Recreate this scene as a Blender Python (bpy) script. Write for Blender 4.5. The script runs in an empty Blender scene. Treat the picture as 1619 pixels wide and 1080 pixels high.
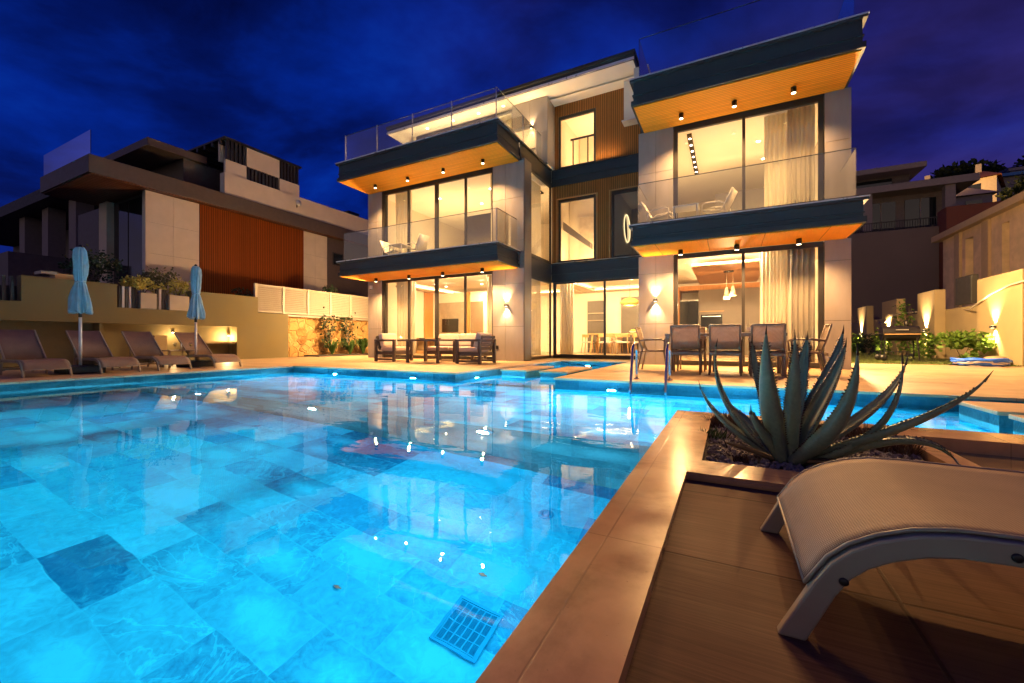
import bpy, bmesh, math, random
from mathutils import Vector, Matrix
random.seed(7)
sc = bpy.context.scene
C = sc.collection
R = math.radians
PI = math.pi

# ------------------------------------------------------------------ materials
def newmat(name):
    m = bpy.data.materials.new(name); m.use_nodes = True
    nt = m.node_tree; nt.nodes.clear()
    out = nt.nodes.new('ShaderNodeOutputMaterial')
    return m, nt, out

class G:
    """tiny node-graph helper"""
    def __init__(s, nt): s.nt = nt
    def n(s, t, **kw):
        nd = s.nt.nodes.new(t)
        for k, v in kw.items(): setattr(nd, k, v)
        return nd
    def l(s, a, b): s.nt.links.new(a, b)
    def setin(s, sock, v):
        if hasattr(v, 'is_linked') or hasattr(v, 'links'): s.l(v, sock)
        else: sock.default_value = v
    def math(s, op, a, b=0.0, c=None, clamp=False):
        nd = s.n('ShaderNodeMath', operation=op); nd.use_clamp = clamp
        s.setin(nd.inputs[0], a); s.setin(nd.inputs[1], b)
        if c is not None: s.setin(nd.inputs[2], c)
        return nd.outputs[0]
    def coord(s, kind='Object'):
        return s.n('ShaderNodeTexCoord').outputs[kind]
    def mapping(s, vec, scale=(1,1,1), loc=(0,0,0), rot=(0,0,0)):
        nd = s.n('ShaderNodeMapping'); s.l(vec, nd.inputs[0])
        nd.inputs['Scale'].default_value = scale; nd.inputs['Location'].default_value = loc; nd.inputs['Rotation'].default_value = rot
        return nd.outputs[0]
    def noise(s, vec, scale=5, detail=4, rough=.55, dist=0):
        nd = s.n('ShaderNodeTexNoise'); s.l(vec, nd.inputs['Vector'])
        nd.inputs['Scale'].default_value = scale; nd.inputs['Detail'].default_value = detail
        nd.inputs['Roughness'].default_value = rough; nd.inputs['Distortion'].default_value = dist
        return nd.outputs['Fac']
    def ramp(s, fac, stops):
        nd = s.n('ShaderNodeValToRGB'); s.l(fac, nd.inputs[0])
        e = nd.color_ramp.elements
        while len(e) < len(stops): e.new(0.5)
        for i, (p, c) in enumerate(stops):
            e[i].position = p; e[i].color = (*c, 1) if len(c) == 3 else c
        return nd.outputs[0]
    def mix(s, fac, a, b, mode='MIX'):
        nd = s.n('ShaderNodeMix', data_type='RGBA', blend_type=mode)
        s.setin(nd.inputs[0], fac)
        for k, v in ((6, a), (7, b)):
            if isinstance(v, tuple): nd.inputs[k].default_value = (*v, 1) if len(v) == 3 else v
            else: s.l(v, nd.inputs[k])
        return nd.outputs[2]
    def rng(s, v, a, b, c, d, clamp=True, smooth=False):
        nd = s.n('ShaderNodeMapRange'); nd.clamp = clamp
        if smooth: nd.interpolation_type = 'SMOOTHSTEP'
        s.l(v, nd.inputs[0])
        for i, x in zip((1, 2, 3, 4), (a, b, c, d)): nd.inputs[i].default_value = x
        return nd.outputs[0]
    def sep(s, vec):
        nd = s.n('ShaderNodeSeparateXYZ'); s.l(vec, nd.inputs[0]); return nd.outputs
    def comb(s, x, y, z):
        nd = s.n('ShaderNodeCombineXYZ')
        for i, v in enumerate((x, y, z)): s.setin(nd.inputs[i], v)
        return nd.outputs[0]
    def bump(s, h, strength=.2, dist=.02):
        nd = s.n('ShaderNodeBump'); s.l(h, nd.inputs['Height'])
        nd.inputs['Strength'].default_value = strength; nd.inputs['Distance'].default_value = dist
        return nd.outputs[0]
    def bsdf(s, color, rough=.5, metal=0, spec=.5, normal=None, **kw):
        nd = s.n('ShaderNodeBsdfPrincipled')
        if isinstance(color, tuple): nd.inputs['Base Color'].default_value = (*color, 1)
        else: s.l(color, nd.inputs['Base Color'])
        s.setin(nd.inputs['Roughness'], rough); s.setin(nd.inputs['Metallic'], metal)
        nd.inputs['Specular IOR Level'].default_value = spec
        if normal is not None: s.l(normal, nd.inputs['Normal'])
        for k, v in kw.items(): nd.inputs[k].default_value = v
        return nd.outputs[0]

def scl(c, f): return tuple(min(1, max(0, x*f)) for x in c)

def basic(name, col, rough=.5, metal=0, var=.12, scale=6, bump=0.0, bscale=40, spec=.5, stretch=(1,1,1), **kw):
    m, nt, out = newmat(name); g = G(nt)
    v = g.mapping(g.coord(), stretch)
    n = g.noise(v, scale, 5)
    c = g.ramp(n, [(.25, scl(col, 1-var)), (.75, scl(col, 1+var))])
    r = g.rng(n, .3, .7, max(0, rough*.88), min(1, rough*1.12))
    nm = g.bump(g.noise(v, bscale, 4), bump, .01) if bump else None
    g.l(g.bsdf(c, r, metal, spec, nm, **kw), out.inputs[0])
    return m

def emit(name, col, st):
    m, nt, out = newmat(name); g = G(nt)
    e = g.n('ShaderNodeEmission'); e.inputs[0].default_value = (*col, 1); e.inputs[1].default_value = st
    g.l(e.outputs[0], out.inputs[0]); return m

def slats(name, col, axis, pitch, gap=.18, dark=.25, rough=.45, depth=.01):
    m, nt, out = newmat(name); g = G(nt)
    co = g.coord(); xyz = g.sep(co)
    t = xyz['XYZ'.index(axis)]
    q = g.math('DIVIDE', t, pitch)
    f = g.math('FRACT', q)
    d = g.math('ABSOLUTE', g.math('SUBTRACT', f, .5))
    line = g.rng(d, .5-gap, .5-gap*.55, 0, 1)
    wn = g.n('ShaderNodeTexWhiteNoise', noise_dimensions='1D'); g.l(g.math('FLOOR', q), wn.inputs['W'])
    stretch = {'X': (25, 1.2, 1.2), 'Y': (1.2, 25, 1.2), 'Z': (1.2, 1.2, 25)}[axis]
    gr = g.noise(g.mapping(co, stretch), 2.2, 5, .6, .4)
    v = g.math('ADD', g.math('MULTIPLY', wn.outputs[0], .25), g.math('MULTIPLY', gr, .75))
    c = g.ramp(v, [(.2, scl(col, .72)), (.5, col), (.85, scl(col, 1.25))])
    c = g.mix(line, c, scl(col, dark))
    h = g.math('SUBTRACT', 1, line)
    g.l(g.bsdf(c, rough, 0, .08, g.bump(h, .8, depth)), out.inputs[0])
    return m

def planks(name, col, ux, uy, jw=.004, rough=(.25, .45), along='X', grain=18, var=.3, offset=.33, jdark=.45, bump=.15, spec=.5, shift=(0, 0)):
    """long stone boards; ux board length, uy board width"""
    m, nt, out = newmat(name); g = G(nt)
    co = g.coord(); s = g.sep(co)
    a, b = (s[0], s[1]) if along == 'X' else (s[1], s[0])
    a = g.math('ADD', a, shift[0]); b = g.math('ADD', b, shift[1])
    row = g.math('FLOOR', g.math('DIVIDE', b, uy))
    u = g.math('ADD', g.math('DIVIDE', a, ux), g.math('MULTIPLY', row, offset))
    fu = g.math('FRACT', u); fv = g.math('FRACT', g.math('DIVIDE', b, uy))
    du = g.math('MULTIPLY', g.math('MINIMUM', fu, g.math('SUBTRACT', 1, fu)), ux)
    dv = g.math('MULTIPLY', g.math('MINIMUM', fv, g.math('SUBTRACT', 1, fv)), uy)
    e = g.math('MINIMUM', du, dv)
    line = g.rng(e, jw*.5, jw, 1, 0)
    wn = g.n('ShaderNodeTexWhiteNoise', noise_dimensions='2D'); g.l(g.comb(g.math('FLOOR', u), row, 0), wn.inputs['Vector'])
    st = (1, grain, 1) if along == 'X' else (grain, 1, 1)
    gr = g.noise(g.mapping(co, st), 3.0, 6, .65, .3)
    bl = g.noise(co, 1.3, 4)
    v = g.math('ADD', g.math('ADD', g.math('MULTIPLY', wn.outputs[0], .22), g.math('MULTIPLY', gr, .5)), g.math('MULTIPLY', bl, .28))
    c = g.ramp(v, [(.25, scl(col, 1-var)), (.5, col), (.75, scl(col, 1+var))])
    c = g.mix(line, c, scl(col, jdark))
    r = g.rng(g.noise(co, 2.0, 5, .6), .3, .7, rough[0], rough[1])
    h = g.math('SUBTRACT', g.math('MULTIPLY', gr, .3), line)
    g.l(g.bsdf(c, r, 0, spec, g.bump(h, bump, .006)), out.inputs[0])
    return m

def tiles(name, dark, light, wall=None, tint=(1,1,1), ux=.6, uy=.3):
    """pool stone tile: running bond, every tile its own tone, soft clouding and pale veins"""
    m, nt, out = newmat(name); g = G(nt)
    co = g.coord(); s = g.sep(co)
    if wall == 'X': a, b = s[0], s[2]
    elif wall == 'Y': a, b = s[1], s[2]
    else: a, b = s[0], s[1]
    b = g.math('ADD', b, .13 if wall else .07)
    row = g.math('FLOOR', g.math('DIVIDE', b, uy))
    rw = g.n('ShaderNodeTexWhiteNoise', noise_dimensions='1D'); g.l(row, rw.inputs['W'])
    off = g.math('MULTIPLY', g.math('ROUND', g.math('MULTIPLY', rw.outputs[0], 5)), .1667)
    u = g.math('ADD', g.math('DIVIDE', a, ux), off)
    cu = g.math('FLOOR', u)
    fu = g.math('FRACT', u); fv = g.math('FRACT', g.math('DIVIDE', b, uy))
    du = g.math('MULTIPLY', g.math('MINIMUM', fu, g.math('SUBTRACT', 1, fu)), ux)
    dv = g.math('MULTIPLY', g.math('MINIMUM', fv, g.math('SUBTRACT', 1, fv)), uy)
    e = g.math('MINIMUM', du, dv)
    wn = g.n('ShaderNodeTexWhiteNoise', noise_dimensions='2D'); g.l(g.comb(cu, row, 0), wn.inputs['Vector'])
    cs = g.n('ShaderNodeSeparateColor'); g.l(wn.outputs['Color'], cs.inputs[0])
    r1, r2, r3 = cs.outputs
    # every tile samples the stone at its own place
    sv = g.n('ShaderNodeVectorMath', operation='MULTIPLY_ADD')
    g.l(wn.outputs['Color'], sv.inputs[0]); sv.inputs[1].default_value = (40, 40, 40); g.l(co, sv.inputs[2])
    cloud = g.noise(sv.outputs[0], 3.2, 5, .6, .6)
    fine = g.noise(sv.outputs[0], 16, 5, .65, 1.0)
    vein = g.math('ABSOLUTE', g.math('SUBTRACT', g.noise(sv.outputs[0], 2.6, 6, .6, 1.6), .5))
    vein = g.rng(vein, 0, .03, 1, 0, smooth=True)
    vein = g.math('MULTIPLY', vein, g.rng(r3, .45, .8, 0, .75))
    # some stones have a pale heart
    cx = g.math('MULTIPLY', g.math('SUBTRACT', fu, .5), 2.0); cy = g.math('MULTIPLY', g.math('SUBTRACT', fv, .5), 2.0)
    rad = g.math('SQRT', g.math('ADD', g.math('MULTIPLY', cx, cx), g.math('MULTIPLY', cy, cy)))
    heart = g.math('MULTIPLY', g.rng(g.math('ADD', rad, g.math('MULTIPLY', cloud, .5)), .35, 1.25, 1, 0, smooth=True), g.rng(r2, .52, .62, 0, .85))
    v = g.math('ADD', g.math('ADD', g.math('MULTIPLY', g.math('ADD', g.math('MULTIPLY', r1, 1.0), -.14), .62), g.math('MULTIPLY', cloud, .62)), g.math('MULTIPLY', g.math('SUBTRACT', fine, .5), .75))
    v = g.math('ADD', g.math('ADD', v, g.math('MULTIPLY', heart, .5)), g.math('MULTIPLY', vein, .35))
    v = g.math('MAXIMUM', v, g.math('ADD', g.math('MULTIPLY', fine, .35), .10))
    c = g.ramp(v, [(.12, dark), (.5, tuple((x*.55+y*.45) for x, y in zip(dark, light))), (1.0, light)])
    jl = g.rng(e, .0025, .006, 1, 0)
    jt = g.rng(r1, 0, 1, .6, 1.7)
    c = g.mix(g.math('MULTIPLY', jl, g.rng(cloud, .35, .65, .05, .6)), c, scl(light, .8))
    g.l(g.bsdf(c, .6, 0, 0.0, g.bump(g.math('SUBTRACT', g.math('MULTIPLY', fine, .4), jl), .15, .004)), out.inputs[0])
    return m

def coping_mat(name, col):
    m, nt, out = newmat(name); g = G(nt)
    co = g.coord(); s = g.sep(co)
    n1 = g.noise(co, 2.2, 6, .6, .8); n2 = g.noise(co, 14, 5, .6)
    v = g.math('ADD', g.math('MULTIPLY', n1, .7), g.math('MULTIPLY', n2, .3))
    c = g.ramp(v, [(.34, scl(col, .62)), (.5, col), (.66, scl(col, 1.22))])
    pits = g.rng(g.noise(co, 60, 3, .5), .70, .76, 0, .55)
    c = g.mix(pits, c, scl(col, .4))
    # slab joints every 0.9 m along y and x
    j = None
    for k in (0, 1):
        f = g.math('FRACT', g.math('DIVIDE', g.math('ADD', s[k], .33+.2*k), .9))
        d = g.math('MULTIPLY', g.math('MINIMUM', f, g.math('SUBTRACT', 1, f)), .9)
        jj = g.rng(d, .0015, .004, 1, 0)
        j = jj if j is None else g.math('MAXIMUM', j, jj)
    c = g.mix(g.math('MULTIPLY', j, .6), c, scl(col, .45))
    wet = g.noise(co, 3.1, 5, .6, .5)
    r = g.rng(wet, .3, .72, .15, .27, smooth=True)
    g.l(g.bsdf(c, r, 0, .6, g.bump(g.math('SUBTRACT', g.math('MULTIPLY', n2, .25), g.math('ADD', j, pits)), .06, .006)), out.inputs[0])
    return m

def rubble(name):
    m, nt, out = newmat(name); g = G(nt); co = g.coord()
    w = g.n('ShaderNodeVectorMath', operation='MULTIPLY_ADD')
    nz = g.n('ShaderNodeTexNoise'); nz.inputs['Scale'].default_value = 2.5; g.l(co, nz.inputs['Vector'])
    g.l(nz.outputs['Color'], w.inputs[0]); w.inputs[1].default_value = (.35, .35, .35); g.l(co, w.inputs[2])
    vo = g.n('ShaderNodeTexVoronoi', feature='DISTANCE_TO_EDGE'); g.l(w.outputs[0], vo.inputs['Vector']); vo.inputs['Scale'].default_value = 3.4
    vc = g.n('ShaderNodeTexVoronoi'); g.l(w.outputs[0], vc.inputs['Vector']); vc.inputs['Scale'].default_value = 3.4
    cs = g.n('ShaderNodeSeparateColor'); g.l(vc.outputs['Color'], cs.inputs[0])
    n = g.noise(co, 7, 6, .65)
    v = g.math('ADD', g.math('MULTIPLY', cs.outputs[0], .55), g.math('MULTIPLY', n, .5))
    c = g.ramp(v, [(.18, (.20, .09, .03)), (.34, (.46, .25, .08)), (.6, (.56, .34, .12)), (.9, (.64, .42, .18))])
    edge = g.rng(vo.outputs['Distance'], .01, .06, 1, 0)
    c = g.mix(g.math('MULTIPLY', edge, .35), c, (.56, .40, .20))
    h = g.math('ADD', g.rng(vo.outputs['Distance'], 0, .12, 0, 1), g.math('MULTIPLY', n, .5))
    g.l(g.bsdf(c, .85, 0, .2, g.bump(h, .9, .05)), out.inputs[0]); return m

def glass_mat(name, tint=(.96, .98, .97), f0=.06, rough=0.0, boost=1.0):
    """thin architectural glass: see-through sheet with a Fresnel reflection"""
    m, nt, out = newmat(name); g = G(nt)
    tr = g.n('ShaderNodeBsdfTransparent'); tr.inputs[0].default_value = (*tint, 1)
    gl = g.n('ShaderNodeBsdfGlossy'); gl.inputs['Roughness'].default_value = rough; gl.inputs['Color'].default_value = (1, 1, 1, 1)
    fr = g.n('ShaderNodeFresnel'); bf = g.n('ShaderNodeNewGeometry').outputs['Backfacing']
    g.l(g.math('ADD', 1.45, g.math('MULTIPLY', bf, 1/1.45-1.45)), fr.inputs[0])
    f = g.math('MULTIPLY', fr.outputs[0], boost, clamp=True)
    mx = g.n('ShaderNodeMixShader'); g.l(f, mx.inputs[0]); g.l(tr.outputs[0], mx.inputs[1]); g.l(gl.outputs[0], mx.inputs[2])
    g.l(mx.outputs[0], out.inputs[0]); return m

def water_mat(name):
    m, nt, out = newmat(name); g = G(nt); co = g.coord()
    a = g.noise(g.mapping(co, (1.0, 1.6, 1)), 1.6, 2, .4, .3)
    b = g.noise(g.mapping(co, (1.0, 2.2, 1)), 5.0, 2, .5, .2)
    h = g.math('ADD', a, g.math('MULTIPLY', b, .16))
    gl = g.n('ShaderNodeBsdfGlass'); gl.inputs['IOR'].default_value = 1.333; gl.inputs['Roughness'].default_value = 0
    gl.inputs['Color'].default_value = (.88, .99, 1, 1)
    g.l(g.bump(h, .06, .05), gl.inputs['Normal'])
    g.l(gl.outputs[0], out.inputs[0]); return m

def curtain_mat(name, col, tr=.45):
    m, nt, out = newmat(name); g = G(nt)
    d = g.n('ShaderNodeBsdfDiffuse'); t = g.n('ShaderNodeBsdfTranslucent')
    n = g.noise(g.mapping(g.coord(), (60, 60, 2)), 3, 3)
    c = g.ramp(n, [(.3, scl(col, .9)), (.7, col)])
    g.l(c, d.inputs[0]); g.l(c, t.inputs[0])
    mx = g.n('ShaderNodeMixShader'); mx.inputs[0].default_value = tr
    g.l(d.outputs[0], mx.inputs[1]); g.l(t.outputs[0], mx.inputs[2]); g.l(mx.outputs[0], out.inputs[0]); return m

def weave(name, col, pitch=.0075, tr=0.0):
    m, nt, out = newmat(name); g = G(nt); co = g.coord('Object'); s = g.sep(co)
    fy = g.math('FRACT', g.math('DIVIDE', s[1], pitch)); ln = g.math('ABSOLUTE', g.math('SUBTRACT', fy, .5))
    k = g.math('ADD', g.math('ADD', s[0], g.math('MULTIPLY', s[2], .9)), 0)
    fx = g.math('FRACT', g.math('DIVIDE', k, pitch*.8)); lx = g.math('ABSOLUTE', g.math('SUBTRACT', fx, .5))
    h = g.math('ADD', g.math('MULTIPLY', ln, 1.4), lx)
    n = g.noise(co, 9, 4)
    v = g.math('ADD', g.math('MULTIPLY', h, .75), g.math('MULTIPLY', n, .35))
    c = g.ramp(v, [(.2, scl(col, 1.22)), (.55, col), (.95, scl(col, .42))])
    p = g.bsdf(c, .6, 0, .35, g.bump(h, .5, .002))
    t = g.n('ShaderNodeBsdfTranslucent'); g.l(c, t.inputs[0])
    mx = g.n('ShaderNodeMixShader'); mx.inputs[0].default_value = tr
    g.l(p, mx.inputs[1]); g.l(t.outputs[0], mx.inputs[2]); g.l(mx.outputs[0], out.inputs[0]); return m

def leaf_mat(name, col, var=.35, tr=.3, rough=.5):
    m, nt, out = newmat(name); g = G(nt); co = g.coord()
    n = g.noise(co, 5, 4); n2 = g.noise(co, 38, 2)
    v = g.math('ADD', g.math('MULTIPLY', n, .5), g.math('MULTIPLY', n2, .5))
    c = g.ramp(v, [(.3, scl(col, 1-var)), (.7, scl(col, 1+var))])
    p = g.bsdf(c, rough, 0, .35)
    t = g.n('ShaderNodeBsdfTranslucent'); g.l(c, t.inputs[0])
    mx = g.n('ShaderNodeMixShader'); mx.inputs[0].default_value = tr
    g.l(p, mx.inputs[1]); g.l(t.outputs[0], mx.inputs[2]); g.l(mx.outputs[0], out.inputs[0]); return m

MT = {}
MT['terrace'] = planks('terrace_stone', (.46, .315, .175), 1.2, .3, .004, (.3, .5), 'X', 22, .28, .37, .6, .1)
MT['deck'] = planks('deck_stone', (.125, .066, .041), 1.16, .58, .006, (.5, .66), 'X', 46, .62, 0.0, .5, .3, .05, (.79, -.172))
MT['coping'] = coping_mat('coping_stone', (.40, .235, .125))
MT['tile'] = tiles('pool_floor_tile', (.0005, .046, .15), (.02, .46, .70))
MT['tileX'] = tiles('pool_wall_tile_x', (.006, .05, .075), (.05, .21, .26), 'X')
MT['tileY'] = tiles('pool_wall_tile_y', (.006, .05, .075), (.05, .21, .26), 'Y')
MT['water'] = water_mat('pool_water')
MT['panel'] = basic('grey_stone_panel', (.285, .262, .252), .55, var=.17, scale=3.0, bump=.08, bscale=30, stretch=(1, 1, .3))
MT['panel_back'] = basic('joint_backing', (.05, .045, .042), .8)  # dark backing behind the gaps between panels
MT['fin'] = basic('taupe_metal_fin', (.17, .15, .14), .4, .2, var=.05)
MT['anth'] = basic('anthracite_metal', (.032, .036, .041), .48, .1, var=.12, scale=1.5, spec=.35)
MT['trim'] = basic('pale_metal_trim', (.75, .74, .73), .3, .6)
MT['frame'] = basic('dark_window_frame', (.035, .032, .03), .4, .3)
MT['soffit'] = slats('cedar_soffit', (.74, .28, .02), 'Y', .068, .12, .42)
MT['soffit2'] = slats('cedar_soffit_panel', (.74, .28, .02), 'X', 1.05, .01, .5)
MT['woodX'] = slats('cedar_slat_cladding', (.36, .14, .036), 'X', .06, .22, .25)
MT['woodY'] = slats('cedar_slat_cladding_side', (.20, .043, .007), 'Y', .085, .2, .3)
MT['white'] = basic('white_plaster', (.72, .68, .62), .7, var=.05, scale=3)
MT['cream'] = basic('cream_interior_paint', (.74, .66, .54), .7, var=.04, scale=2)
MT['ceil'] = basic('ceiling_paint', (.80, .74, .64), .75, var=.03, scale=2)
MT['ifloor'] = planks('interior_floor', (.42, .30, .18), 1.2, .2, .003, (.2, .35), 'X', 18, .2)
MT['grey'] = basic('grey_interior_panel', (.22, .19, .17), .5, var=.06)
MT['taupe'] = basic('taupe_stone_panel', (.34, .28, .20), .25, var=.15)
MT['darkdoor'] = basic('brown_door', (.20, .14, .09), .4, var=.1)
MT['darkcab'] = basic('dark_cabinet', (.10, .085, .07), .35, var=.1)
MT['blackgloss'] = basic('black_gloss', (.012, .012, .013), .15, var=.05)
MT['oak'] = basic('oak_wood', (.50, .29, .12), .4, var=.25, scale=3, stretch=(1, 1, 9))
MT['oakd'] = basic('orange_oak_panel', (.45, .20, .055), .4, var=.2, scale=3, stretch=(9, 9, 1))
MT['glass'] = glass_mat('window_glass', (.97, .98, .97), boost=.9)
MT['rail'] = glass_mat('railing_glass', (.93, .96, .96), boost=2.2)
MT['raildark'] = glass_mat('neighbour_railing_glass', (.6, .7, .75), boost=5)
MT['edge'] = basic('glass_edge', (.10, .12, .12), .2, .2)
MT['post'] = basic('brushed_steel', (.55, .55, .56), .3, .9, var=.08)
MT['chrome'] = basic('polished_steel', (.62, .63, .65), .12, 1, var=.06, scale=20)
MT['sheer'] = curtain_mat('sheer_curtain', (.92, .88, .78), .6)
MT['drape'] = curtain_mat('grey_drape', (.42, .38, .33), .25)
MT['drapeb'] = curtain_mat('beige_drape', (.80, .75, .65), .5)
MT['warm'] = emit('warm_lens', (1, .72, .38), 9)
MT['cove'] = emit('cove_led', (1, .72, .33), 13.0)
MT['ring'] = emit('ring_led', (1, .72, .36), .9)
MT['bulb'] = emit('lamp_bulb', (1, .74, .4), 25)
MT['poolled'] = emit('pool_led_lens', (.75, .95, 1), 40)
MT['fixture'] = basic('black_fixture', (.02, .019, .018), .4, .3)
MT['stucco'] = basic('beige_stucco', (.155, .125, .052), .85, var=.1, scale=1.6, bump=.15, bscale=55)
MT['stuccoR'] = basic('cream_stucco', (.36, .275, .145), .85, var=.1, scale=1.6, bump=.15, bscale=55)
MT['stuccoD'] = basic('olive_recess_render', (.20, .165, .08), .85, var=.1)
MT['rubble'] = rubble('rubble_stone')
MT['louvre'] = basic('white_louvre_paint', (.40, .34, .26), .5, var=.06)
MT['slatdark'] = basic('dark_metal_slat', (.03, .026, .026), .45, .3)
MT['slatpale'] = basic('pale_metal_slat', (.5, .48, .46), .5)
MT['nstone'] = basic('neighbour_stone_panel', (.60, .48, .385), .7, var=.08, scale=2, bump=.05)
MT['nbrown'] = basic('neighbour_dark_fascia', (.085, .06, .05), .5, .1, var=.15)
MT['nroof'] = basic('dark_roof_edge', (.018, .014, .016), .6, .1)
MT['nsoff'] = slats('neighbour_soffit', (.13, .05, .028), 'Y', .1, .12, .5)
MT['ndark'] = basic('neighbour_dark_wall', (.13, .105, .115), .7, var=.2)
MT['nglass'] = basic('neighbour_window_glass', (.01, .014, .02), .06, 0, spec=.9)
MT['lframe'] = basic('taupe_lounger_frame', (.29, .245, .18), .5, .1, var=.08, scale=12)
MT['sling'] = weave('lounger_sling', (.25, .16, .112), .0078)
MT['slingd'] = weave('chair_sling', (.48, .385, .31), .006, .55)
MT['cframe'] = basic('taupe_chair_frame', (.20, .15, .12), .42, .3)
MT['bluecloth'] = basic('pale_blue_canvas', (.30, .46, .52), .8, var=.15, scale=9, bump=.25, bscale=45)
MT['whitemetal'] = basic('white_metal', (.72, .69, .64), .4, .1)
MT['blackbase'] = basic('black_base', (.015, .015, .016), .6)
MT['sofaframe'] = basic('dark_wood_sofa_frame', (.075, .055, .05), .5, var=.2, stretch=(8, 1, 1))
MT['cushion'] = basic('pale_cushion', (.58, .47, .42), .9, var=.06, scale=14, bump=.25, bscale=160)
MT['wglass'] = glass_mat('wine_glass', (.95, .96, .95), boost=1.6)
MT['wine'] = basic('white_wine', (.7, .55, .15), .1)
MT['leafA'] = leaf_mat('olive_leaf', (.13, .13, .055))
MT['leafB'] = leaf_mat('yellow_green_leaf', (.52, .46, .10))
MT['leafC'] = leaf_mat('garden_leaf', (.11, .20, .03))
MT['leafD'] = leaf_mat('dark_leaf', (.03, .05, .022))
MT['bark'] = basic('bark', (.16, .11, .07), .9, var=.3, bump=.4)
MT['agave'] = None
MT['gravel'] = basic('gravel_stone', (.20, .17, .155), .75, var=.45, scale=9, bump=.3)
MT['soil'] = basic('dark_soil', (.045, .035, .03), .95, var=.3, bump=.4)
MT['succ'] = leaf_mat('red_green_succulent', (.085, .05, .03), .5, .1)
MT['grass'] = leaf_mat('lawn_blade', (.11, .15, .03), .4, .3)
MT['lawn'] = basic('lawn_soil', (.10, .11, .03), .95, var=.3, scale=14, bump=.4)
MT['hill'] = basic('dark_hillside', (.028, .024, .022), .95, var=.5, scale=.5)
MT['hillwall'] = basic('grey_retaining_wall', (.135, .105, .105), .9, var=.12, scale=.6)
MT['tan'] = basic('tan_stone_wall', (.66, .48, .29), .85, var=.22, scale=2.2, bump=.4, bscale=9)
MT['tand'] = basic('tan_render_pilaster', (.46, .33, .19), .85, var=.1)
MT['farwhite'] = basic('far_white_wall', (.5, .46, .42), .8)
MT['fargrey'] = basic('far_grey_wall', (.22, .18, .19), .8, var=.12)
MT['farroof'] = basic('far_flat_roof', (.24, .20, .20), .8)
MT['terracotta'] = basic('terracotta_roof', (.35, .12, .05), .8)
MT['farred'] = basic('red_brown_wall', (.17, .05, .03), .85)
MT['bluepaint'] = basic('blue_paint', (.04, .16, .45), .6)
MT['hoseblue'] = basic('blue_hose', (.03, .15, .85), .35)
MT['hosewhite'] = basic('pale_hose', (.62, .62, .66), .35)
MT['cable'] = basic('pale_cable', (.62, .52, .38), .5)
MT['bbq'] = basic('black_grill_steel', (.008, .006, .006), .5, .1, var=.2)
MT['meter'] = basic('grey_meter_cabinet', (.035, .034, .03), .5, .2)
MT['grate'] = basic('pale_grate', (.003, .15, .30), .7, spec=0.0)
MT['gratehole'] = basic('grate_slot', (.001, .04, .15), .8, spec=0.0)
MT['brownwood'] = basic('brown_ceiling_wood', (.34, .16, .06), .35, var=.2, scale=2, stretch=(1, 10, 1))
MT['rattan'] = basic('rattan_weave', (.55, .42, .12), .7, var=.25, scale=30)
MT['linen'] = basic('linen_shade', (.55, .47, .36), .8)
MT['fruit'] = basic('yellow_fruit', (.6, .5, .05), .5)
MT['doorwhite'] = basic('door_paint', (.62, .52, .40), .5)

def agave_mat():
    m, nt, out = newmat('agave_leaf'); g = G(nt); co = g.coord()
    n = g.noise(co, 4, 4); n2 = g.noise(g.mapping(co, (3, 3, 3)), 22, 4)
    v = g.math('ADD', g.math('MULTIPLY', n, .6), g.math('MULTIPLY', n2, .4))
    c = g.ramp(v, [(.25, (.11, .145, .11)), (.5, (.185, .245, .165)), (.75, (.31, .33, .23))])
    g.l(g.bsdf(c, .42, 0, .5, g.bump(n2, .12, .004)), out.inputs[0]); return m
MT['agave'] = agave_mat()
MT['agavedry'] = basic('dry_agave_leaf', (.22, .15, .085), .8, var=.3, scale=14)
MT['spine'] = basic('agave_spine', (.04, .022, .015), .5)
MT['yucca'] = leaf_mat('strappy_leaf', (.07, .15, .035))

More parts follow.
